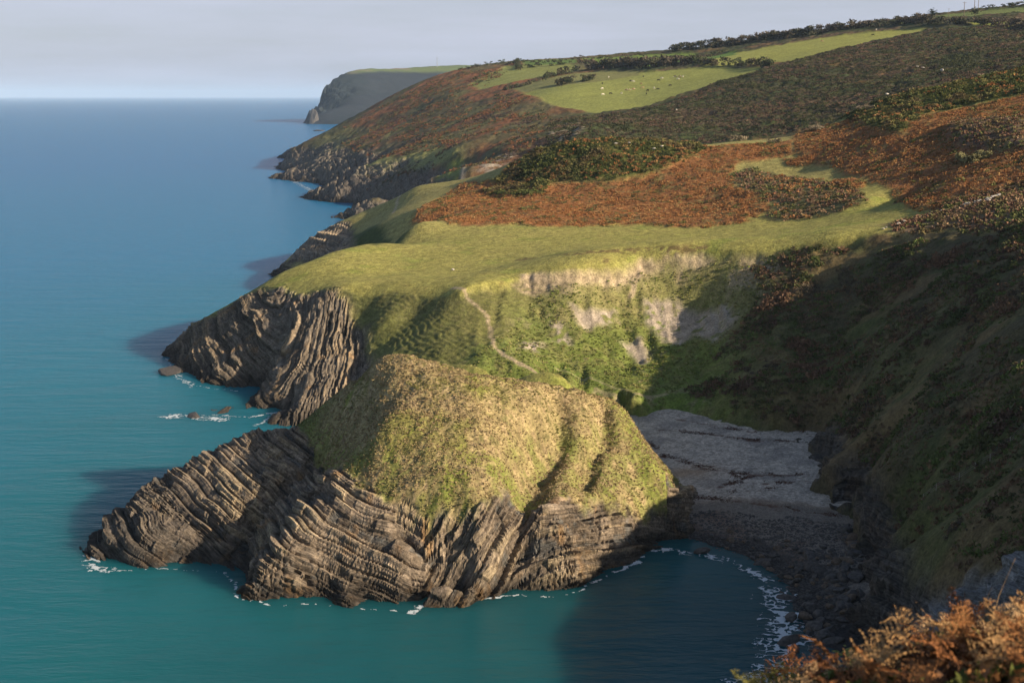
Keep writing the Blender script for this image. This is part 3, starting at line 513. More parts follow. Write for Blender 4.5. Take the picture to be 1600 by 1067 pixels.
rk = sm(.0, 1.0, 1-sm(20, 34, Zg+7*s2+5*sn))*west*sm(.16, .34, slope+.1*s2); rk = np.maximum(rk, (1-sm(4, 9, Zg+2*s2))*west)
G = mixc(G, (.13,.115,.10), rk*.9); G = mixc(G, (.25,.21,.16), rk*sm(.2, .5, s3)*.5); G = mixc(G, C_WET, rk*(1-sm(1, 5, Zg))*.8)
veg = (1-fieldm)*(1-rk)
bed = Zg*.8+X*.5+fbm(X, Y, 20, 3, 220)*3; D, tone = bedding(bed, Y, 15, sizes=((5, 2.0), (2, .8)), block=9.)
VZ = Zg+veg*(1.2+1.3*s3+1.4*s2)*(1-.35*west)+rk*(D+2.5*s2+1.5*s3)+fieldm*.25*s2
keep = (VZ[:-1, :-1] > -3) | (VZ[1:, 1:] > -3)
VZC = VZ
tag(emit('hills', X, Y, VZ, G, rk, bed, Y, M_ground, keep), kind='structure')

#@@@ FAR HEADLAND
Dp = [Z(x, y, -5) for x, y in [(474,192.5),(483,193.5),(495,195.5),(520,197.5),(560,199.5),(620,202)]]
tops = Ts([(478,190,4150),(481.5,186,4172),(483.5,176,4200),(486.5,170.5,4212),(491,168.5,4220),(495,172,4215),(489,176,4195),(499,178,4300),(501,158,4340),(503.5,150,4360),(507,143,4390),(515,134,4400),(530,121,4450),(550,112,4500),(570,109,4550),(620,108,4700),(650,107,4800),(690,105,4900),(727,104,5000),(760,106,5000),(900,112,5000)])
Dp += tops+[(x*1.05, y*1.05, z*.75) for x, y, z in tops[4:]]+[(-640,4300,-15),(-645,4400,-25),(-676,4600,-30),(-735,5000,-30),(-800,5500,-30),(-450,5600,30),(300,5600,120),(-300,5700,100)]
Dp += Ts([(620,150,4350),(560,160,4250),(520,170,4170),(580,125,4400),(650,135,4450),(600,180,4180),(700,130,4550),(495,183,4120),(650,160,4300),(800,150,4400),(620,118,4500),(690,115,4600)])
Dp += [Z(497,195.5,-6), Z(488,194.5,-6)]+[((p-800)/F*y, y, -10) for p in (484, 490, 495.5) for y in (4275, 4360, 4460, 4600)]+Ts([(499,184,4240),(501,175,4290)])
Dp += [((477-800)/F*y, y, -14) for y in range(4120, 5200, 110)]
fD = Field(Dp, 12., -900, 500, 3700, 5900, 12, smooth=1e-3)
X, Y = np.meshgrid(np.arange(-760, 300, 7.), np.arange(3850, 5700, 7.)); Zg = fD(X, Y); s2 = fbm(X, Y, 120, 5, 301); s3 = fbm(X, Y, 30, 3, 302)
gy_, gx_ = np.gradient(Zg, 7., 7.); slope = np.hypot(gx_, gy_)
G = np.ones(X.shape+(3,))*np.array((.030,.038,.048)); G = mixc(G, (.020,.030,.034), sm(-.1, .4, s2)*.7); top = sm(146, 160, Zg+10*s2)*(1-sm(.35, .6, slope))  # cliff base colour darkened and blued to carry its shade and distance haze
G = mixc(G, (.13,.17,.06), top); G = mixc(G, (.24,.19,.14), top*sm(.1, .3, s2)*.8); rk = (1-top)*sm(.4, .8, slope)
bed = Zg*.9+X*.35+10*s2; D, tone = bedding(bed, Y, 19, sizes=((26, 12), (10, 4)), block=60.)
VZ = Zg+rk*sm(-5, 30, Zg)*(D*.8+10*s2+18*s3)+(1-rk)*2*s3; VX = X-rk*10*s2
keep = (VZ[:-1, :-1] > -8)
tag(emit('far_headland', VX, Y, VZ, G, rk, bed*.15, Y*.1, M_ground, keep), kind='structure')

#@@@ BEACH
def interp(S, x, y):
    xs, ys, Zv = S; x = np.asarray(x, float); y = np.asarray(y, float)
    i = np.clip(np.searchsorted(xs, x)-1, 0, len(xs)-2); j = np.clip(np.searchsorted(ys, y)-1, 0, len(ys)-2)
    u = (x-xs[i])/(xs[i+1]-xs[i]); v = (y-ys[j])/(ys[j+1]-ys[j]); u = np.clip(u, 0, 1); v = np.clip(v, 0, 1)
    return (Zv[j, i]*(1-u)+Zv[j, i+1]*u)*(1-v)+(Zv[j+1, i]*(1-u)+Zv[j+1, i+1]*u)*v
PBEACH = PBE([(950,626),(985,628),(1003,638),(1060,640),(1120,648),(1180,656),(1265,672),(1320,700),(1320,722),(1330,758),(1360,790),(1390,812),(1390,860),(1384,920),(1370,1000),(1280,1045),(1230,1065),(1150,975),(1110,915),(1050,890),(990,885),(950,800),(930,700)], 180, 420)
xb = np.arange(8, 72, .22); yb = np.arange(188, 352, .22); X, Y = np.meshgrid(xb, yb); bm = inside(PBEACH, X, Y, 1.0)
def hBeach(x, y): return fBe(x, y)+.05*fbm(x, y, 9, 3, 401)
Zg = hBeach(X, Y); VZ = Zg+.05*fbm(X, Y, 1.0, 3, 402)+.25*(1-sm(1.5, 3, Zg))*fbm(X, Y, 1.3, 3, 403)
b2 = fbm(X, Y, 6, 4, 404); b3 = fbm(X, Y, 1.5, 3, 405); b4 = fbm(X, Y, .45, 2, 406)
G = np.ones(X.shape+(3,))*np.array((.47,.41,.34)); G *= (1+.45*b4+.25*b3)[..., None]; G = mixc(G, (.25,.225,.20), sm(.0, .4, b2)*.6)
yy_ = Y+2.5*b2+.04*(X-40)**2*.4
band = np.exp(-((yy_-PBE([(1150,735)], 180, 420)[0][1])/3.5)**2)*(1-sm(38, 46, X)); G = mixc(G, (.36,.25,.16), band*.8)
band = np.exp(-((yy_-PBE([(1150,785)], 180, 420)[0][1])/2.4)**2); G = mixc(G, (.34,.24,.16), band*.7)
G = mixc(G, (.20,.17,.14), (1-sm(263, 268, yy_))*.9); G = mixc(G, (.19,.12,.085), (1-sm(266, 270, yy_))*sm(0, .4, b2)*.6)
G = mixc(G, (.045,.042,.040), (1-sm(.5, 1.3, Zg+.4*b2)))
KELP = [[(1035,712),(1062,719),(1100,731),(1140,738),(1180,741),(1225,742),(1258,741)],[(1100,728),(1130,733),(1160,748),(1185,741)],[(1130,760),(1150,752),(1172,757)],[(1140,768),(1175,766),(1210,762)],[(1080,776),(1130,780),(1200,788),(1260,798),(1315,806)],[(1035,672),(1080,676),(1130,680),(1190,690)],[(1155,683),(1180,686),(1240,690)],[(1060,655),(1130,668),(1180,675)],[(1190,755),(1230,753),(1265,752)],[(1010,690),(1040,712)]]
kl = [PBE(k, 180, 420) for k in KELP]; kd = np.full(X.shape, 1e9)
for k in kl: kd = np.minimum(kd, dist_line(k, X+.9*b3+1.2*b2, Y+1.2*b3))
G = mixc(G, (.12,.055,.035), (1-sm(.25, .8, kd))*sm(-.2, .2, b3+b4*.5+.4*b2)*.8)
G = np.clip(G, .01, .7)
m_beach = col_mat('shingle', scales=((.6, .3), (.16, .55)), bump=.12, bscale=.35)
keep = (bm[:-1, :-1] > .05)&(VZ[:-1, :-1] > -1.5); F_ = grid_faces(*X.shape, keep); V = np.stack([X, Y, VZ], -1).reshape(-1, 3); u_, inv = np.unique(F_, return_inverse=True)
tag(mesh('beach', V[u_], inv.reshape(F_.shape), m_beach, col=G.reshape(-1, 3)[u_]), kind='structure')
surfBeach = (xb, yb, VZ)

#@@@ OBJECTS
surfA = None
def sample(P, n, extra=None):
    """n random plan points inside a plan polygon"""
    out = []; lo = P.min(0); hi = P.max(0); tot = 0
    while tot < n:
        q = rng.uniform(lo, hi, (n*2, 2)); w = inside(P, q[:, 0]+1.5*fbm(q[:, 0], q[:, 1], 5, 2, 9), q[:, 1]+2*fbm(q[:, 0], q[:, 1], 5, 2, 19), 1.2) > rng.uniform(.2, .8, len(q))
        q = q[w]
        if extra is not None: q = q[extra(q[:, 0], q[:, 1])]
        out.append(q); tot += len(q)
        if len(out) > 30: break
    return np.concatenate(out)[:n]
def clump(k, leaf, flat=1., up=.0):
    """k leaf triangles spread over an uneven dome of radius 1"""
    a = rng.uniform(0, 2*np.pi, k); e = np.arcsin(rng.uniform(-.1, 1, k)); r = rng.uniform(.45, 1.05, k)*(1+.2*np.sin(3*a))
    c = np.c_[r*np.cos(a)*np.cos(e), r*np.sin(a)*np.cos(e), r*np.sin(e)*flat]
    d1 = rng.normal(size=(k, 3)); d1[:, 2] += up*1.5; d1 /= np.linalg.norm(d1, axis=1, keepdims=True); d2 = np.cross(d1, rng.normal(size=(k, 3))); d2 /= np.linalg.norm(d2, axis=1, keepdims=True)
    L_ = leaf*rng.uniform(.6, 1.3, (k, 1))
    return np.stack([c-d2*L_*.5, c+d2*L_*.5, c+d1*L_], 1)
def scatter(name, pos, size, protos, colors, mat, cvar=.25, squash=None, parent=None):
    """one mesh of many clumps: the growth nobody could count"""
    n = len(pos); which = rng.integers(0, len(protos), n); Vs = []; Cs = []
    colors = np.asarray(colors, float)
    for w, P in enumerate(protos):
        sel = np.where(which == w)[0]
        if not len(sel): continue
        a = rng.uniform(0, 2*np.pi, len(sel)); ca, sa = np.cos(a), np.sin(a); s_ = size[sel]*rng.uniform(.7, 1.3, len(sel))
        p = P.reshape(-1, 3); x = (p[None, :, 0]*ca[:, None]-p[None, :, 1]*sa[:, None])*s_[:, None]+pos[sel, 0, None]
        y = (p[None, :, 0]*sa[:, None]+p[None, :, 1]*ca[:, None])*s_[:, None]+pos[sel, 1, None]; z = p[None, :, 2]*s_[:, None]+pos[sel, 2, None]
        Vs.append(np.stack([x, y, z], -1).reshape(-1, 3))
        c = colors[sel] if len(colors) == n else colors[rng.integers(0, len(colors), len(sel))]
        c = c[:, None, :]*(1+rng.uniform(-cvar, cvar, (len(sel), len(p)//3, 1)))*(1+rng.uniform(-cvar, cvar, (len(sel), 1, 1)))
        Cs.append(np.repeat(c, 3, axis=1).reshape(-1, 3))
    V = np.concatenate(Vs); C = np.clip(np.concatenate(Cs), .005, .8)
    return mesh(name, V, np.arange(len(V)).reshape(-1, 3), mat, parent=parent, smooth=False, col=C)
M_leaf = col_mat('leaf', rough=.8, spec=.2, scales=(), bump=0)
gor = [clump(34, .42, .75) for _ in range(5)]; brk_ = [clump(20, .55, .7, .3) for _ in range(5)]; tuf = [clump(9, .9, .4, .9) for _ in range(6)]
def pos3(q, S, dz=0): return np.c_[q, interp(S, q[:, 0], q[:, 1])+dz]
def cols(q, pal, s_, seed):
    f = (fbm(q[:, 0], q[:, 1], s_, 3, seed)+.6)/1.2*len(pal)+rng.uniform(-.7, .7, len(q)); return np.asarray(pal)[np.clip(f, 0, len(pal)-1).astype(int)]
BR = [(.15,.14,.05),(.24,.125,.05),(.35,.17,.062),(.31,.135,.05),(.40,.235,.095),(.23,.11,.045)]; GO = [(.09,.11,.03),(.13,.135,.04),(.065,.08,.025),(.18,.165,.055),(.13,.10,.045)]
q = np.concatenate([sample(PB(POLY['bracken1']), 14000), sample(PB(POLY['bracken2']), 12000), sample(PB(POLY['island1']), 120), sample(PB(POLY['island2']), 200)])
g1 = np.clip(inside(PB(POLY['gorse3']), q[:, 0], q[:, 1], 2)+inside(PB(POLY['gorse1']), q[:, 0], q[:, 1], 2), 0, 1); q = q[g1 < .4]
mixq = q[rng.integers(0, len(q), 1500)]; mixq = mixq[fbm(mixq[:, 0], mixq[:, 1], 10, 3, 498) > .05]
tag(scatter('bracken', pos3(q, surfB, -.1), np.full(len(q), .46)*(1+.6*fbm(q[:, 0], q[:, 1], 4, 2, 499)), brk_, cols(q, BR, 5, 501), M_leaf), kind='stuff')
q = np.concatenate([sample(PB(POLY['gorse1']), 3000), sample(PB(POLY['gorse1b']), 400), sample(PB(POLY['gorse2']), 3600), sample(PB(POLY['heath']), 1)])
tag(scatter('gorse', pos3(q, surfB, .1), .95*np.ones(len(q))*(1+.8*fbm(q[:, 0], q[:, 1], 6, 2, 502)), gor, cols(q, GO, 8, 503), M_leaf), kind='stuff')
tag(scatter('young_gorse', pos3(mixq, surfB, 0), .7*np.ones(len(mixq))*(1+.6*fbm(mixq[:, 0], mixq[:, 1], 4, 2, 497)), gor, cols(mixq, GO, 8, 496), M_leaf, .3), kind='stuff')
mq2 = sample(PB(POLY['gorse1']), 700); mq2 = np.concatenate([mq2, sample(PB(POLY['gorse2']), 700), sample(PB(POLY['heath']), 300)]); mq2 = mq2[fbm(mq2[:, 0], mq2[:, 1], 9, 3, 495) > 0]
tag(scatter('bracken_patches', pos3(mq2, surfB, .5), .7*np.ones(len(mq2)), brk_, cols(mq2, BR, 5, 494), M_leaf), kind='stuff')
q = np.concatenate([sample(PB(POLY['brown']), 1500), sample(PB(POLY['gorse3']), 500), sample(PB(POLY['heath']), 900)])
tag(scatter('heather', pos3(q, surfB, -.1), .8*np.ones(len(q)), brk_, cols(q, [(.26,.17,.10),(.15,.12,.05),(.20,.11,.07),(.13,.14,.045)], 6, 504), M_leaf), kind='stuff')
# low scrub and rough grass on the shaded slope and in the bowl
PS = PB([(1180,400),(1370,370),(1600,352),(1660,352),(1660,860),(1500,880),(1420,800),(1380,720),(1290,640),(1190,640),(1060,600),(1120,540),(1180,470)])
q = sample(PS, 12000, lambda x, y: fbm(x, y, 9, 4, 505) > -.1)
tag(scatter('scrub', pos3(q, surfB, -.1), .42*(1+.9*fbm(q[:, 0], q[:, 1], 5, 2, 506)), brk_, cols(q, [(.10,.13,.035),(.075,.09,.03),(.15,.10,.06),(.11,.15,.04),(.20,.13,.07),(.10,.08,.055)], 9, 507), M_leaf), kind='stuff')
PT = PB([(560,465),(720,460),(800,440),(900,430),(1000,412),(1100,402),(1200,396),(1180,470),(1120,540),(1060,600),(1000,618),(900,600),(640,570),(590,540)])
q = sample(PT, 4500, lambda x, y: x-(y-350)*.4 > -6); sc_ = np.clip(sum(inside(PB(POLY[k]), q[:, 0], q[:, 1], 1) for k in ('scree1','scree2','scree3','scree4','rim')), 0, 1)
for P, w, a in PATHS[:3]: sc_ = np.maximum(sc_, dist_line(P, q[:, 0], q[:, 1]) < w+.5)
q = q[sc_ < .4]
tag(scatter('rough_grass', pos3(q, surfB), .32*np.ones(len(q)), tuf, cols(q, [(.16,.20,.04),(.27,.25,.095),(.20,.22,.06),(.14,.17,.04)], 5, 508), M_leaf), kind='stuff')
q = sample(PS, 2600, lambda x, y: fbm(x, y, 14, 4, 515) > .02)
tag(scatter('bramble', pos3(q, surfB, .1), .8*(1+1.1*fbm(q[:, 0], q[:, 1], 4, 3, 516)), gor, cols(q, [(.06,.075,.025),(.12,.075,.05),(.09,.10,.035),(.17,.10,.06)], 11, 517), M_leaf, .3), kind='stuff')
# tussocks on the headland
q = np.c_[rng.uniform(-62, 34, 60000), rng.uniform(222, 300, 60000)]
xsA = np.arange(-92, 50, .2); ysA = np.arange(198, 320, .2); ok = interp((xsA, ysA, rockA), q[:, 0], q[:, 1]) < .35; q = q[ok][:26000]
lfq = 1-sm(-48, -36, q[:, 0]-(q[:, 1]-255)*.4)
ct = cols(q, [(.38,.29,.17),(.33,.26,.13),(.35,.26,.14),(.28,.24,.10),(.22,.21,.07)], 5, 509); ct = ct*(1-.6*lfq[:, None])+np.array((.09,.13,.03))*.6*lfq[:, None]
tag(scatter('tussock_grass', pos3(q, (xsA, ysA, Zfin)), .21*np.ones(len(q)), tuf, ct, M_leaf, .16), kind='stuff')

# ---- growth on the middle hills
def zC(x, y):
    u_ = x/y; i = np.clip((u_-uu[0])/(uu[1]-uu[0]), 0, len(uu)-1.01); j = np.clip(np.searchsorted(yy, y)-1, 0, len(yy)-2); return VZC[j, i.astype(int)]
PSC = PC([(860,190),(935,182),(1000,175),(1100,140),(1190,110),(1280,86),(1380,66),(1450,50),(1540,45),(1660,42),(1660,90),(1600,112),(1400,162),(1240,212),(1100,226),(900,222),(850,235)])
q = sample(PSC, 26000); z = zC(q[:, 0], q[:, 1]); p = np.c_[q, z]
tag(scatter('hillside_gorse', p, 1.35*(1+.4*fbm(q[:, 0], q[:, 1], 12, 2, 520)), gor[:3], cols(q, [(.05,.058,.025),(.07,.075,.03),(.10,.075,.05),(.055,.065,.028),(.13,.08,.055),(.09,.085,.04)], 30, 521), M_leaf), kind='stuff')
PSW = PC([(520,215),(600,165),(700,118),(800,108),(740,150),(820,150),(860,185),(840,225),(780,262),(700,282),(640,295),(560,275),(640,262),(700,232),(600,250),(560,245)])
q = sample(PSW, 5200, lambda x, y: fbm(x, y, 22, 3, 522) > -.05); p = np.c_[q, zC(q[:, 0], q[:, 1])]
tag(scatter('heathland', p, 1.3*np.ones(len(q)), brk_[:3], cols(q, [(.07,.075,.035),(.20,.09,.045),(.11,.10,.045),(.09,.06,.05)], 35, 523), M_leaf), kind='stuff')

# ---- hedges, bushes, trees
def strip(name, pix, h, w, dens, label, cat, pal, group=None, part='foliage', fld=fC, z=zC, t0=640, t1=2200, rad=None):
    if fld is fC: h *= 1.5
    P = [hit(fld, a, b_, t0, t1) for a, b_ in pix]; L_ = line(P, 1.0); L_ = np.array(L_); n = max(20, int(len(L_)*dens))
    k = rng.integers(0, len(L_), n); q = L_[k][:, :2]+rng.normal(0, w*.35, (n, 2)); zz = z(q[:, 0], q[:, 1])
    hh = rng.uniform(.0, .75, n)*h*(1+.35*fbm(q[:, 0], q[:, 1], 14, 2, 530)); p = np.c_[q, zz+hh]
    o = scatter(name, p, np.full(n, rad or h*.38), gor[:3], cols(q, pal, 20, 531), M_leaf); tag(o, label, cat, group); return o
HG = [(.05,.06,.025),(.08,.07,.04),(.06,.075,.03)]; WD = [(.13,.105,.075),(.10,.08,.055),(.07,.07,.04)]
hedges = [
 ([(812,99),(850,97),(905,94),(960,91),(1005,88)], 3, 3, .5, 'long dark hedge on the skyline above the small green fields, left of the trees', HG),
 ([(803,108),(840,105),(888,101)], 4, 3, .6, 'dark hedge under the leftmost bright green strip field', HG),
 ([(795,103),(808,99),(812,110)], 3.2, 4, 1., 'rounded dark thicket at the left end of the strip field', HG),
 ([(905,112),(930,110),(960,109),(1000,108),(1040,107),(1080,102)], 7, 7, 1.2, 'broad brown and green copse above the cow pasture', WD),
 ([(995,104),(1030,99),(1060,95),(1095,92),(1130,86)], 4, 3, .6, 'dark hedge between the two thin bright green fields', HG),
 ([(1083,101),(1120,104),(1160,104),(1205,106)], 5, 4, .8, 'dark hedge between the cow pasture and the upper right pasture', HG),
 ([(852,124),(875,119),(900,115)], 5, 4, .9, 'dark hedge running down from the copse beside the rough field', HG),
 ([(785,143),(815,136),(845,128),(858,124)], 4, 4, .6, 'low hedge under the second field on the left', HG),
 ([(738,128),(755,120),(775,115)], 3, 3, .6, 'short hedge crossing the left edge of the highest left field', HG),
 ([(1055,82),(1090,79),(1130,74),(1165,70),(1200,64),(1240,61),(1290,54)], 6, 9, 1.6, 'long belt of brown leafless woodland on the skyline', WD),
 ([(1290,53),(1340,47),(1400,41),(1450,38)], 6, 8, 1.3, 'brown scrub and hedge above the upper right pasture', WD),
 ([(1450,42),(1500,40),(1545,40),(1600,46),(1650,48)], 5, 7, 1.2, 'brown hedge under the small fields at the top right', WD),
 ([(1530,17),(1560,14),(1600,11),(1650,8)], 3, 3, .7, 'dark straight hedge on the skyline at the top right corner', HG),
 ([(715,113),(740,107),(765,103),(790,100)], 3, 6, .8, 'dark ragged hedge on the skyline at the top of the bracken slope', HG)]
# bushes standing alone
bushes = [(882,132,5,7,'round dark bush at the upper left corner of the cow pasture'),(918,127,4,6,'flatter dark bush right of the round one in the cow pasture')]
for p, h, w, d, lab, pal in hedges: strip('hedge', p, h, w, d, lab, 'hedge', pal)
for x, y, h, w, lab in bushes:
    strip('bush', [(x-6, y+1), (x+6, y-1)], h, w, 5, lab, 'bush', HG)
def zB(x, y): return interp(surfB, x, y)
for a, b_, r_x, h, lab, pal in [
 (1512,256,14,3.2,'pale yellow green bush on the right bracken slope, the larger left one',[(.26,.24,.11),(.20,.19,.09)]),
 (1534,248,7,2.4,'small pale bush touching the larger one on the right bracken slope',[(.26,.24,.11),(.20,.19,.09)]),
 (1156,219,9,2.4,'pale sandy shrub on the crest right of the gorse knoll',[(.34,.28,.19),(.26,.22,.14)]),
 (1210,224,8,2.0,'pale shrub beside the green path gap on the crest',[(.30,.24,.14),(.24,.20,.11)]),
 (1273,206,8,1.8,'pale dead shrub lowest on the right-hand crest',[(.33,.27,.18),(.25,.2,.13)]),
 (1348,178,10,2.0,'pale dead shrub midway up the right-hand crest',[(.33,.27,.18),(.25,.2,.13)]),
 (1540,122,9,2.4,'pale dead shrub high on the right-hand crest',[(.33,.27,.18),(.25,.2,.13)])]:
    strip('bush', [(a-r_x, b_), (a+r_x, b_)], h, 1.6, 5, lab, 'bush', pal, fld=fB, z=zB, t0=150, t1=680, rad=h*.4)
# trees: tapered trunk with limbs, ragged crown
M_bark = flat_mat('bark', (.12,.095,.07), .9, .3, .4)
def tube(pts, rads, n=7):
    V = []; Fq = []
    for k, (p, r0) in enumerate(zip(pts, rads)):
        p = np.array(p, float); q_ = np.array(pts[min(k+1, len(pts)-1)], float)-np.array(pts[max(k-1, 0)], float); q_ /= np.linalg.norm(q_)+1e-9
        a = np.cross(q_, (0, 0, 1) if abs(q_[2]) < .9 else (1, 0, 0)); a /= np.linalg.norm(a); b_ = np.cross(q_, a)
        for i in range(n): V.append(p+r0*(a*math.cos(2*math.pi*i/n)+b_*math.sin(2*math.pi*i/n)))
    for k in range(len(pts)-1):
        for i in range(n): Fq.append((k*n+i, k*n+(i+1) % n, (k+1)*n+(i+1) % n, (k+1)*n+i))
    return V, Fq
def join(parts):
    V = []; Fq = []
    for v, f in parts:
        o = len(V); V += list(v); Fq += [tuple(i+o for i in t_) for t_ in f]
    return V, Fq
def empty(name, loc, rz=0):
    o = bpy.data.objects.new(name, None); COL.objects.link(o); o.location = loc; o.rotation_euler = (0, 0, rz); return o
def copy_tree(o, parent=None):
    c = o.copy(); COL.objects.link(c); c.parent = parent
    for ch in o.children: copy_tree(ch, c)
    return c
def make_tree(pal, wide=1.):
    r = empty('tree', (0, 0, 0)); parts = [tube([(0,0,-.5),(.1,0,1.2),(.3,.1,2.6),(.5,.1,4.2)], [.28,.22,.17,.09])]
    for k in range(7):
        a = k*2.4; parts.append(tube([(.2,.05,1.6+.3*k),(.2+.9*math.cos(a),.9*math.sin(a),2.6+.3*k),(.3+1.9*math.cos(a),1.9*math.sin(a),3.2+.35*k)], [.1,.07,.03], 5))
    v, f = join(parts); mesh('trunk', v, f, M_bark, r)
    n = 70; p = np.c_[rng.normal(.5, 1.25*wide, n), rng.normal(0, 1.2*wide, n), 3.9+rng.normal(0, 1.0, n)]
    cols_ = np.asarray(pal)[rng.integers(0, len(pal), n)]
    scatter('crown', p, np.full(n, .75), [clump(16, .5, .9) for _ in range(3)], cols_, M_leaf, parent=r)
    return r
TP = {'brown': make_tree([(.11,.09,.06),(.08,.07,.05),(.13,.10,.07)]), 'dark': make_tree([(.035,.05,.022),(.05,.065,.028)], 1.1)}
used = set()
def place_tree(kind, px, py, sc_, lab, group=None):
    x, y, z = hit(fC, px, py, 1000, 2000); z = float(zC(np.array([x]), np.array([y]))[0])
    o = TP[kind] if kind not in used else copy_tree(TP[kind]); used.add(kind)
    o.location = (x, y, z-.3); o.rotation_euler = (0, 0, rng.uniform(0, 6)); o.scale = (sc_,)*3; tag(o, lab, 'tree', group)
for k, (a, b_, s_) in enumerate([(1056,80,.8),(1064,79,1.1),(1074,78,1.3),(1084,77,1.2),(1094,76,.9),(1112,75,.8),(1126,73,1.),(1160,68,1.),(1172,66,1.2),(1186,65,1.2),(1199,63,1.1),(1212,61,1.1),(1224,60,1.3),(1238,58,1.2),(1251,57,1.2),(1264,55,1.1),(1296,51,1.),(1318,48,.9),(1400,37,1.1)]):
    place_tree('brown', a, b_, s_, 'small brown leafless tree in the belt of woodland on the far skyline', 'brown trees along the skyline woodland')
place_tree('dark', 1428, 34, 1.1, 'dark round evergreen tree on the skyline, left of its larger dark neighbour')
place_tree('dark', 1457, 31, 1.4, 'largest dark evergreen tree on the skyline left of the poles')
place_tree('dark', 1523, 28, 1.4, 'dark evergreen tree standing right behind the utility poles')

# utility poles
M_wood = flat_mat('weathered_wood', (.20,.16,.12), .85, .3, .2); M_iron = flat_mat('grey_metal', (.30,.31,.32), .5, .2, .3)
def pole_proto():
    r = empty('utility_pole', (0, 0, 0)); v, f = tube([(0,0,-1),(0,0,4),(0,0,9.5)], [.22,.19,.15], 8); mesh('post', v, f, M_wood, r)
    v, f = tube([(-1.3,0,8.8),(1.3,0,8.8)], [.1,.1], 6); mesh('crossarm', v, f, M_wood, r)
    for x in (-1.1, 0, 1.1):
        v, f = tube([(x,0,8.9),(x,0,9.05),(x,0,9.25)], [.05,.12,.06], 8); mesh('insulator', v, f, M_iron, r)
    return r
pp = pole_proto()
for k, (a, b_, s_, lab) in enumerate([(1482,26,.8,'leftmost and shortest of the four utility poles on the skyline'),(1506,27,1.5,'utility pole standing in front of the skyline, second from the left'),(1522,22,1.6,'tall utility pole on the skyline, left one of the close pair'),(1528,21,1.6,'tall utility pole on the skyline, right one of the close pair')]):
    o = pp if k == 0 else copy_tree(pp); x, y, z = hit(fC, a, b_, 1000, 2000); o.location = (x, y, z); o.scale = (s_,)*3; o.rotation_euler = (0, 0, .3*k); tag(o, lab, 'pole', 'utility poles on the skyline')
r = empty('radio_mast', hit(fD, 683, 106, 4000, 5600)); tag(r, 'thin radio mast on top of the distant blue headland', 'mast')
v, f = tube([(0,0,-2),(0,0,20),(0,0,38)], [1.2,.8,.4], 6); mesh('mast_pole', v, f, M_iron, r); v, f = tube([(-4,0,30),(4,0,30)], [.4,.4], 6); mesh('antenna', v, f, M_iron, r)

# cows
def cow_mesh():
    me = bpy.data.meshes.new('cow_skin')
    V = [(-.75,0,1.12),(-.35,0,1.08),(.15,0,1.06),(.6,0,1.15),(.95,0,1.0),(1.25,0,.72),(1.45,0,.45),(1.62,0,.22)]; Rr = [.27,.36,.37,.31,.2,.16,.15,.10]; Ed = [(i, i+1) for i in range(7)]
    def add(p, q_, r_):
        V.append(q_); Rr.append(r_); Ed.append((p, len(V)-1)); return len(V)-1
    for s_ in (-1, 1):
        a = add(3, (.55,s_*.2,.72), .15); a = add(a, (.58,s_*.2,.38), .075); a = add(a, (.56,s_*.2,.08), .06); add(a, (.6,s_*.2,.03), .07)
        a = add(0, (-.72,s_*.2,.78), .19); a = add(a, (-.62,s_*.2,.55), .11); a = add(a, (-.8,s_*.2,.35), .07); a = add(a, (-.74,s_*.2,.08), .06); add(a, (-.7,s_*.2,.03), .07)
        add(6, (1.36,s_*.22,.55), .05)
    a = add(0, (-1.02,0,1.2), .05); a = add(a, (-1.1,0,.8), .03); add(a, (-1.1,0,.45), .05)
    me.from_pydata(V, Ed, []); o = bpy.data.objects.new('cow_skin', me); COL.objects.link(o); m_ = o.modifiers.new('skin', 'SKIN')
    for i, r_ in enumerate(Rr): me.skin_vertices[0].data[i].radius = (r_*.85, r_)
    me.skin_vertices[0].data[0].use_root = True; o.modifiers.new('sub', 'SUBSURF').levels = 1
    dg = bpy.context.evaluated_depsgraph_get(); out = bpy.data.meshes.new_from_object(o.evaluated_get(dg)); bpy.data.objects.remove(o); return out
def coat(name, c1, c2, th):
    m, t, b = node_mat(name, .7, .2); g = t.nodes.new('ShaderNodeTexCoord'); n = t.nodes.new('ShaderNodeTexNoise'); n.inputs['Scale'].default_value = 1.6; n.inputs['Detail'].default_value = 1
    r_ = t.nodes.new('ShaderNodeValToRGB'); r_.color_ramp.interpolation = 'CONSTANT'; r_.color_ramp.elements[0].color = c1+(1,); r_.color_ramp.elements[1].color = c2+(1,); r_.color_ramp.elements[1].position = th
    t.links.new(g.outputs['Object'], n.inputs['Vector']); t.links.new(n.outputs['Fac'], r_.inputs[0]); t.links.new(r_.outputs[0], b.inputs['Base Color']); return m
base_cow = cow_mesh(); coats = {'black': coat('black_coat', (.02,.018,.016), (.03,.026,.022), .5), 'white': coat('white_coat', (.72,.66,.56), (.6,.52,.42), .6), 'brown': coat('brown_patched_coat', (.28,.12,.05), (.75,.68,.58), .5), 'tan': coat('tan_coat', (.55,.38,.2), (.45,.3,.16), .5), 'pied': coat('pied_coat', (.03,.026,.022), (.75,.7,.62), .55)}
CM = {}
for k, m in coats.items():
    mm = base_cow.copy(); mm.materials.clear(); mm.materials.append(m); mm.name = 'cow'; CM[k] = mm
    for p in mm.polygons: p.use_smooth = True
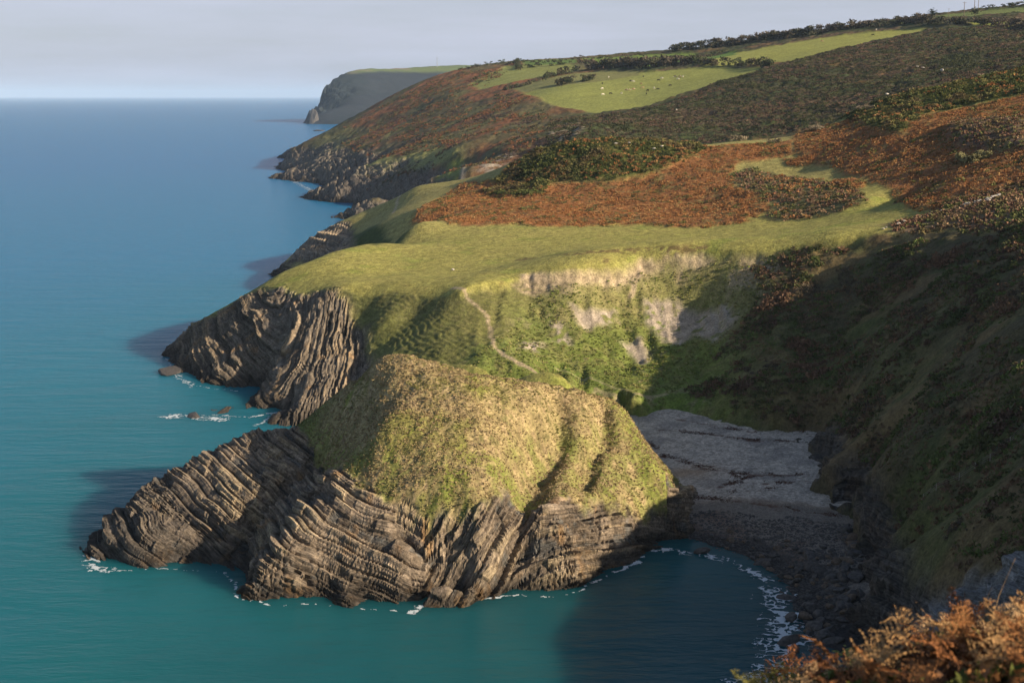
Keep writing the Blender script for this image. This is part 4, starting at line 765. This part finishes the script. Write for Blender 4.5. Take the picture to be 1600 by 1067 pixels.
for a, b_, c, lab in [
 (876,135,'black','black cow apart from the herd, beside the round bush'),(941,132,'black','black cow at the left of the herd, above two white ones'),(951,122,'white','white cow highest at the left of the pasture'),
 (941,140,'white','white cow below the leftmost black cow of the herd'),(942,149,'white','lowest white cow at the left of the herd'),(954,148,'black','dark cow lying low beside the lowest white cow'),
 (971,147,'white','white cow left of the tight line of brown cows'),(979,142,'brown','brown and white cow at the left end of the tight line'),(984,142,'brown','brown and white cow in the middle of the tight line'),(990,141,'brown','brown and white cow at the right end of the tight line'),
 (985,128,'black','black cow above the tight line of brown cows'),(989,129,'white','white cow touching the black cow above the line'),(1002,132,'tan','tan cow in the centre of the pasture'),(1004,139,'tan','second tan cow just below the central tan one'),
 (1005,121,'black','black cow alone above the centre of the herd'),(1012,143,'black','black cow right of the lower tan cow'),(1022,139,'white','white cow beside a dark one right of the centre'),(1028,141,'black','dark cow touching the white one right of the centre'),
 (1010,148,'black','lowest dark cow at the bottom of the herd'),(1029,127,'black','large black cow in the right half of the herd'),(1034,124,'white','white cow just above the large black cow'),(1047,135,'black','dark cow alone at the right of the herd'),
 (1055,121,'pied','black and white cow at the upper right of the herd'),(1059,125,'white','white cow below the black and white one'),(1062,121,'brown','brown and white cow in the upper right cluster'),(1067,121,'white','white cow farthest right in the herd'),
 (1284,66,'tan','tan cow in the upper right pasture, the left one there'),(1364,56,'black','black cow in the upper right pasture'),(1369,50,'white','white cow near the top hedge of the upper right pasture')]:
    o = bpy.data.objects.new('cow', CM[c]); COL.objects.link(o); x, y, z = hit(fC, a, b_, 900, 1700); z = float(zC(np.array([x]), np.array([y]))[0])
    o.location = (x, y, z+.02); o.rotation_euler = (0, 0, rng.uniform(0, 6.28)); o.scale = (1.25,)*3; tag(o, lab, 'cow', 'cattle grazing in the far pastures')

# rocks
def rock_mesh(name, seed, mat, sub=3, flat=.75, amp=.28):
    import bmesh
    bm_ = bmesh.new(); bmesh.ops.create_icosphere(bm_, subdivisions=sub, radius=1); v = np.array([x.co[:] for x in bm_.verts]); f = [[x.index for x in p.verts] for p in bm_.faces]; bm_.free()
    r0 = np.random.default_rng(seed)
    for k in range(9):
        d = r0.normal(size=3); d /= np.linalg.norm(d); c = r0.uniform(.5, .85); e = v@d-c; v = v-np.clip(e, 0, None)[:, None]*d*.92
    v *= (1+amp*.5*fbm(v[:, 0]*3+seed, v[:, 1]*3+v[:, 2]*2, 1.4, 3, seed))[:, None]; v *= np.array([1.15, .95, flat])
    me = bpy.data.meshes.new(name); me.from_pydata(v.tolist(), [], f); me.materials.append(mat); return me
M_rockdark = flat_mat('dark_rock', (.085,.078,.072), .75, .45, .5, .3); M_rockpale = flat_mat('pale_rock', (.50,.46,.40), .9, .25, .5); M_rockbrown = flat_mat('brown_rock', (.14,.105,.075), .85, .4, .4)
RM = [rock_mesh('boulder', 40+k, M_rockdark) for k in range(5)]+[rock_mesh('boulder', 50+k, M_rockbrown) for k in range(2)]
def hsurf(x, y): return float(max(interp(surfBeach, [x], [y])[0], interp(surfB, [x], [y])[0]))
PBo = PBE([(1075,815),(1140,822),(1220,850),(1290,850),(1330,880),(1325,960),(1300,1010),(1250,1030),(1235,960),(1200,905),(1150,878),(1090,862),(1040,850)], 180, 420)
L_ = np.array(line([PBE([p])[0].tolist()+[0] for p in [(1322,820),(1332,860),(1326,900),(1320,940),(1312,985)]], .8))[:, :2]
q = np.concatenate([sample(PBo, 200), np.repeat(L_, 1, 0)+rng.normal(0, 1.0, L_.shape)])[:270]; nbo = 200; k = 0
for x, y in q:
    o = bpy.data.objects.new('boulder', RM[k % 7]); COL.objects.link(o); s_ = float(np.clip(rng.lognormal(-.75, .45), .25, 1.3))*(1+.5*(x-40)/20)*(1.25 if k >= nbo else 1)
    o.location = (x, y, hsurf(x, y)+s_*.15); o.rotation_euler = (rng.uniform(-.4, .4), rng.uniform(-.4, .4), rng.uniform(0, 6.3)); o.scale = (s_, s_*rng.uniform(.7, 1.1), s_*rng.uniform(.6, 1)); k += 1
    tag(o, 'dark rounded boulder strewn along the lower edge of the shingle cove', 'boulder', 'boulders along the water edge of the cove')
for a, b_, s_, lab in [(1236,966,1.5,'dark rock standing in the white foam at the right of the cove'),(1232,1000,1.9,'largest dark rock in the foam below the dark cliff'),(1275,980,2.2,'big square boulder at the foot of the dark cliff'),(1297,985,1.8,'second big boulder at the foot of the dark cliff'),(1258,935,1.1,'low rock at the upper end of the foam'),(1098,862,1.5,'low flat rock in the foam at the left of the cove'),(1240,1015,1.2,'small rock awash below the largest foam rock')]:
    x, y, z = Z(a, b_, .2); o = bpy.data.objects.new('rock', RM[int(a) % 5]); COL.objects.link(o); o.location = (x, y, .25); o.scale = (s_, s_*.8, s_*.7); o.rotation_euler = (.1, .2, a*.1); tag(o, lab, 'rock')
for a, b_, s_, lab, nm in [(490,194,18,'rounded dark sea stack at the foot of the distant headland','sea_stack'),(302,649,2.2,'small wave-washed rock at the tip of the low spit','rock'),(266,581,4.0,'low black rock off the foot of the folded cliff','rock'),(437,261,5,'small dark rock in the sea left of the middle headland','rock'),(498,205,9,'low rock in the sea below the distant headland','rock'),(147,862,1.8,'small black rock just off the left tip of the near headland','rock')]:
    x, y, z = Z(a, b_, .0); o = bpy.data.objects.new(nm, RM[int(a) % 5]); COL.objects.link(o); o.location = (x, y, 0); o.scale = (s_*1.5, s_, s_*.45) if nm == 'rock' else (17, 18, 62); o.rotation_euler = (0, 0, a*.1); tag(o, lab, 'rock' if nm == 'rock' else 'sea stack')
PR = [rock_mesh('stone', 60+k, M_rockpale, 2) for k in range(3)]
for a, b_, s_, lab in [(708,422,1.0,'lone white stone lying on the smooth green plateau'),(1022,241,1.6,'pale grey outcrop on top of the gorse knoll, the left block'),(1034,240,1.3,'pale grey outcrop on top of the gorse knoll, the right block'),(962,233,1.3,'pale rock among the gorse at the left of the knoll top'),(983,232,1.0,'smaller pale rock on the knoll top, between the other rocks'),(1386,152,1.8,'pale rock just under the crest in the far gorse'),(1472,118,2.2,'tall pale rock in the middle of the far gorse slope'),(1433,112,1.5,'left of the small pale rocks on the far gorse slope'),(1442,113,1.6,'right of the small pale rocks on the far gorse slope'),(1057,176,1.6,'white stone alone low on the far gorse slope')]:
    s_ *= .55; far = b_ < 200; x, y, z = hit(fC if far else fB, a, b_, 640 if far else 200, 1700 if far else 640)
    z = float(zC(np.array([x]), np.array([y]))[0]) if far else float(zB([x], [y])[0]); o = bpy.data.objects.new('stone', PR[a % 3]); COL.objects.link(o)
    o.location = (x, y, z+(1.9 if far else (.15 if b_ > 400 else 1.2))); o.scale = (s_*(1.4 if far else 1), s_, s_*(1.6 if a == 1472 else .8)); o.rotation_euler = (0, 0, a); tag(o, lab, 'stone')
# tumbled dry-stone wall up the plateau edge
wp = [hit(fB, a, b_, 200, 640) for a, b_ in [(1365,368),(1400,352),(1440,340),(1480,330),(1515,322),(1545,314),(1563,308)]]; wl_ = np.array(line(wp, .55)); r = empty('dry_stone_wall', wp[3]); tag(r, 'tumbled line of white stones climbing the right end of the plateau', 'wall')
V = []; Fq = []
sv = [np.array([v_.co[:] for v_ in m_.vertices]) for m_ in PR]; sf = [[tuple(p.vertices) for p in m_.polygons] for m_ in PR]
for k, p in enumerate(wl_):
    if rng.uniform() < .30+.5*(k < len(wl_)*.55): continue
    for h_ in range(2 if k > len(wl_)*.6 else 1):
        i = rng.integers(0, 3); s_ = rng.uniform(.25, .5); v_ = sv[i]*s_*rng.uniform(.8, 1.3, 3)+np.array([p[0]+rng.normal(0, .25), p[1]+rng.normal(0, .25), float(zB([p[0]], [p[1]])[0])+.3+.45*h_]); o_ = len(V); V += v_.tolist(); Fq += [tuple(t_+o_ for t_ in f_) for f_ in sf[i]]
V = np.array(V)-np.array(wp[3]); mesh('stones', V, Fq, M_rockpale, r, smooth=False)
# wire fence on the shaded slope
fp = [hit(fB, a, b_, 120, 420) for a, b_ in [(1444,753),(1464,741),(1500,722),(1525,708),(1548,700),(1564,687),(1579,679),(1600,668)]]
r = empty('wire_fence', fp[0]); tag(r, 'thin wire fence with grey posts climbing the shaded right-hand slope', 'fence'); o3 = np.array(fp[0])
tops_ = []
for x, y, z in fp:
    z = float(zB([x], [y])[0]); v, f = tube([(x-o3[0], y-o3[1], z-o3[2]-.4), (x-o3[0], y-o3[1], z-o3[2]+1.25)], [.07, .06], 6); mesh('post', v, f, flat_mat('post_wood', (.34,.30,.25), .9, .2, .2) if not tops_ else bpy.data.materials['post_wood'], r, smooth=False); tops_.append((x-o3[0], y-o3[1], z-o3[2]))
for h_ in (.45, .8, 1.15):
    v, f = tube([(a, b_, c+h_) for a, b_, c in tops_], [.012]*len(tops_), 4); mesh('wire', v, f, M_iron, r)
# shingle stones too many to count, kelp, foam
def stones(name, q, size, mat, dz=0, S=None):
    base = clump_rock; Vs = []; Fs = []; o_ = 0
    for (x, y), s_ in zip(q, size):
        i = rng.integers(0, len(base)); v_, f_ = base[i]; a = rng.uniform(0, 6.3); c_, d_ = math.cos(a), math.sin(a)
        vv = np.c_[(v_[:, 0]*c_-v_[:, 1]*d_)*s_+x, (v_[:, 0]*d_+v_[:, 1]*c_)*s_+y, v_[:, 2]*s_*.7+S(x, y)+dz]; Vs.append(vv); Fs.append(f_+o_); o_ += len(vv)
    return mesh(name, np.concatenate(Vs), np.concatenate(Fs), mat, smooth=False)
clump_rock = []
for k in range(4):
    m_ = rock_mesh('pebble_shape', 80+k, M_rockdark, 1); clump_rock.append((np.array([v_.co[:] for v_ in m_.vertices]), np.array([tuple(p.vertices) for p in m_.polygons]))); bpy.data.meshes.remove(m_)
q = sample(PBE([(1080,800),(1180,806),(1330,818),(1330,960),(1250,1020),(1200,905),(1100,862),(1040,850)], 180, 420), 6500)
hz_ = interp(surfBeach, q[:, 0], q[:, 1]); hq = {(a, b_): c for (a, b_), c in zip(map(tuple, q), hz_)}
tag(stones('cobbles', q, rng.lognormal(-1.75, .42, len(q)), M_rockdark, .02, lambda a, b_: hq[(a, b_)]), kind='stuff')
ql = []
for L_ in kl:
    pts = np.array(line([(a, b_, 0) for a, b_ in L_], .25))[:, :2]; n_ = len(pts)*5; k_ = rng.integers(0, len(pts), n_); c_ = pts[k_]+rng.normal(0, .6, (n_, 2)); ql.append(c_[fbm(c_[:, 0], c_[:, 1], 3, 2, 540) > .05])
q = np.concatenate(ql); tag(scatter('seaweed', pos3(q, surfBeach, .0), np.full(len(q), .17), [clump(8, .8, .25) for _ in range(3)], [(.11,.045,.03),(.07,.035,.025),(.14,.06,.035)], M_leaf), kind='stuff')
M_foam = flat_mat('foam', (.58,.66,.70), .5, .08, .3)
def foam_along(name, pix, w, th, seed, label, dx=.11):
    L_ = [Z(a, b_, 0)[:2] for a, b_ in pix]; P = np.array(L_); lo = P.min(0)-w*2; hi = P.max(0)+w*2
    X, Y = np.meshgrid(np.arange(lo[0], hi[0], dx), np.arange(lo[1], hi[1], dx)); d = dist_line(L_, X+1.0*fbm(X, Y, 4, 3, seed+7), Y+1.5*fbm(X, Y, 4, 3, seed+8)); n_ = fbm(X, Y, 1.7, 4, seed, .65)+.5*fbm(X*.5, Y*2, 4, 3, seed+1)
    r_ = 1-np.abs(fbm(X, Y, 1.3, 3, seed+2))*3.2                  # thin lacy lines
    kp = (n_*.55+r_*.6-.75*(d/w)**1.2 > th); kp = kp[:-1, :-1]
    if not kp.any(): return
    F_ = grid_faces(*X.shape, kp); V = np.stack([X, Y, .05+.06*np.clip(n_, 0, 1)], -1).reshape(-1, 3); u_, inv = np.unique(F_, return_inverse=True); tag(mesh(name, V[u_], inv.reshape(F_.shape), M_foam), kind='stuff')
foam_along('foam', [(1020,857),(1060,861),(1100,868),(1150,879),(1190,899),(1208,930)], 2.2, .16, 601, '')
foam_along('foam', [(1208,930),(1225,960),(1228,1000),(1215,1040),(1190,1075)], 5.0, .10, 611, '')
foam_along('foam', [(138,868),(150,888),(172,892)], 1.7, .2, 621, '')
foam_along('foam', [(262,650),(300,650),(345,655)], 3.0, .12, 631, ''); foam_along('foam', [(640,957),(668,940),(690,938)], 1.5, .15, 641, '')
foam_along('foam', [(262,572),(275,590),(300,606)], 1.2, .3, 651, ''); foam_along('foam', [(442,272),(470,290),(500,306)], 7, .35, 661, '', .8)
foam_along('foam', front[1:-2], .8, .34, 671, '', .14)
foam_along('foam', [(152,880),(165,860),(185,800)], 1.0, .3, 691, '', .14); foam_along('foam', [(256,556),(268,580),(302,602),(330,607),(372,612)], 1.0, .34, 681, '', .2); foam_along('foam', [(400,666),(430,645),(385,653),(330,648)], 1.0, .3, 685, '', .18)
# ---- foreground bracken, dead and curled
def frond(seed, simple=False):
    """one curled dead frond: rachis, paired pinnae made of small leaflets; about 0.9 m"""
    r0 = np.random.default_rng(seed); V = []; n_ = 15 if simple else 20; bend = r0.uniform(.25, .9); tw = r0.uniform(-.5, .5)
    def rach(s_): return np.array([bend*.55*s_**2, .12*math.sin(3*s_+seed)+tw*.2*s_, .95*s_-.35*bend*s_**3])
    F3 = []
    def tri(a, b_, c): F3.append([a, b_, c])
    for k in range(10):
        a, b_ = rach(k/10), rach((k+1)/10); w = .007*(1-k/13)
        for e in (np.array([0, w, 0]), np.array([w, 0, 0])): tri(a-e, a+e, b_+e); tri(a-e, b_+e, b_-e)
    for k in range(n_):
        s_ = .28+.70*k/n_; b0 = rach(s_); L_ = .27*(1-((k/n_)**1.3))*r0.uniform(.75, 1.1)+.03; t_ = rach(min(1, s_+.03))-b0; t_ /= np.linalg.norm(t_)
        for sd in (-1, 1):
            out = np.array([r0.uniform(-.2, .2), sd*1., r0.uniform(-.1, .5)])+t_*.45; out /= np.linalg.norm(out); curl = r0.uniform(-1.2, .5); m_ = 6 if simple else 9
            pr = b0
            for j in range(m_):
                f_ = (j+1)/m_; p_ = b0+out*L_*f_+np.array([0, 0, curl*L_*f_**2*.55])+t_*.05*math.sin(5*f_+k); dd = p_-pr
                side = np.cross(dd, t_+.2*r0.normal(size=3)); side /= np.linalg.norm(side)+1e-9; side = np.cross(side, dd/(np.linalg.norm(dd)+1e-9)); lw = .026*(1-f_*.75)*(L_/.3+.25)
                cu = np.array([0, 0, r0.uniform(-.6, .3)])*lw
                tri(pr, p_, (pr+p_)/2+side*lw+cu); tri(pr, p_, (pr+p_)/2-side*lw+cu); pr = p_
    return np.array(F3)
FR = [frond(k) for k in range(7)]; FRs = [frond(k+20, True) for k in range(6)]
def tilt(P, a): 
    c_, s_ = math.cos(a), math.sin(a); Q = P.copy(); Q[..., 0] = P[..., 0]*c_+P[..., 2]*s_; Q[..., 2] = -P[..., 0]*s_+P[..., 2]*c_; return Q
M_frond = col_mat('dead_bracken', rough=.75, spec=.15, scales=((.12, .3),), bump=0)
PAL = [(.33,.15,.055),(.27,.11,.04),(.42,.25,.11),(.20,.085,.035),(.48,.31,.16)]
FP = np.array([(.3,10.3),(2.4,9.6),(3.6,8.6),(7,8.6),(13,11),(18,20),(14,26),(8,23),(5.6,19),(3.6,16.3),(2.5,15.2),(1.7,13)])
def zF(x, y): return interp(surfB, x, y)
q = sample(FP, 3100); cc_ = cols(q, PAL+[(.16,.15,.04)], 1.6, 701)
tag(scatter('bracken', pos3(q, surfB, -.12), .62*np.ones(len(q)), [tilt(f_, a) for f_, a in zip(FRs*3, np.linspace(.1, 1.2, 18))], cc_, M_frond, .2), kind='stuff')
q = sample(FP, 9000); tag(scatter('undergrowth', pos3(q, surfB, .0), .12*np.ones(len(q)), [clump(12, .8, .6, .5) for _ in range(5)], cols(q, [(.17,.075,.03),(.10,.05,.025),(.08,.09,.02),(.24,.11,.04)], 1.5, 702), M_frond), kind='stuff')
stk = []
q = sample(FP, 90); q = q[q[:, 0] > 4.5]
for x, y in q:
    z0 = float(zF([x], [y])[0]); a = rng.uniform(0, 6.3); h_ = rng.uniform(.5, 1.05); l_ = rng.uniform(.1, .5); stk.append(tube([(x, y, z0), (x+l_*.4*math.cos(a), y+l_*.4*math.sin(a), z0+h_*.6), (x+l_*math.cos(a), y+l_*math.sin(a), z0+h_)], [.004, .003, .002], 4))
v, f = join(stk); tag(mesh('dry_stalks', v, f, flat_mat('dry_stalk', (.50,.33,.17), .8, .3, .2), smooth=False), kind='stuff')
meshes = []
for k, f_ in enumerate(FR):
    c_ = np.array(PAL[k % 5]); V = tilt(f_, .15+.1*k).reshape(-1, 3); me_o = mesh('bracken_frond', V, np.arange(len(V)).reshape(-1, 3), M_frond, smooth=False, col=np.clip(c_*(1+.25*np.repeat(rng.uniform(-1, 1, len(V)//3), 3)[:, None]), 0, 1)); meshes.append(me_o.data); bpy.data.objects.remove(me_o)
q = sample(FP, 230); k = 0
for x, y in q:
    o = bpy.data.objects.new('bracken_frond', meshes[k % 7]); COL.objects.link(o); o.location = (x, y, float(zF([x], [y])[0])-.05); o.rotation_euler = (rng.uniform(-.3, .3), rng.uniform(-.3, .3), rng.uniform(0, 6.3)); o.scale = (rng.uniform(.62, 1.02),)*3; k += 1
    tag(o, 'rust brown dead bracken frond in the sunlit thicket at the lower right', 'fern frond', 'dead bracken fronds in the foreground')
for a, b_, t_, s_, kk_, lab in [(1588,900,11,1.0,2,'tall frond rising highest at the right edge of the foreground bracken'),(1455,975,13,.9,4,'pale upright frond standing above the middle of the foreground thicket'),(1150,1050,15.5,.7,4,'small pale frond at the far left end of the foreground bracken'),(1330,1000,15,.95,2,'bushy pale frond above the left half of the foreground bracken'),(1510,945,12.5,.9,0,'leaning frond just left of the tallest one')]:
    x, y, z = T(a, b_, t_); zg = float(zF([x], [y])[0]); o = bpy.data.objects.new('bracken_frond', meshes[kk_]); COL.objects.link(o); s2_ = max(.6, (z-zg)/.72) if z > zg else s_
    s2_ = min(s2_, 1.6); o.location = (x, y, zg-.03); o.scale = (s2_,)*3; o.rotation_euler = (.1, -.1, a*.7); tag(o, lab, 'fern frond', 'dead bracken fronds in the foreground')

#@@@ HAZE
hm = bpy.data.materials.new('haze'); hm.use_nodes = True; ht = hm.node_tree; ht.nodes.remove(ht.nodes['Principled BSDF'])
pv = ht.nodes.new('ShaderNodeVolumePrincipled'); pv.inputs['Color'].default_value = (.57,.76,1,1); pv.inputs['Density'].default_value = .000028; pv.inputs['Anisotropy'].default_value = -0.2
ht.links.new(pv.outputs[0], ht.nodes['Material Output'].inputs['Volume'])
v = [(x, y, z) for x in (-61000, 61000) for y in (-3100, 71000) for z in (-40, 330)]
hz = mesh('haze', v, [[0,1,3,2],[4,6,7,5],[0,4,5,1],[2,3,7,6],[0,2,6,4],[1,5,7,3]], hm, smooth=False); tag(hz, kind='stuff')
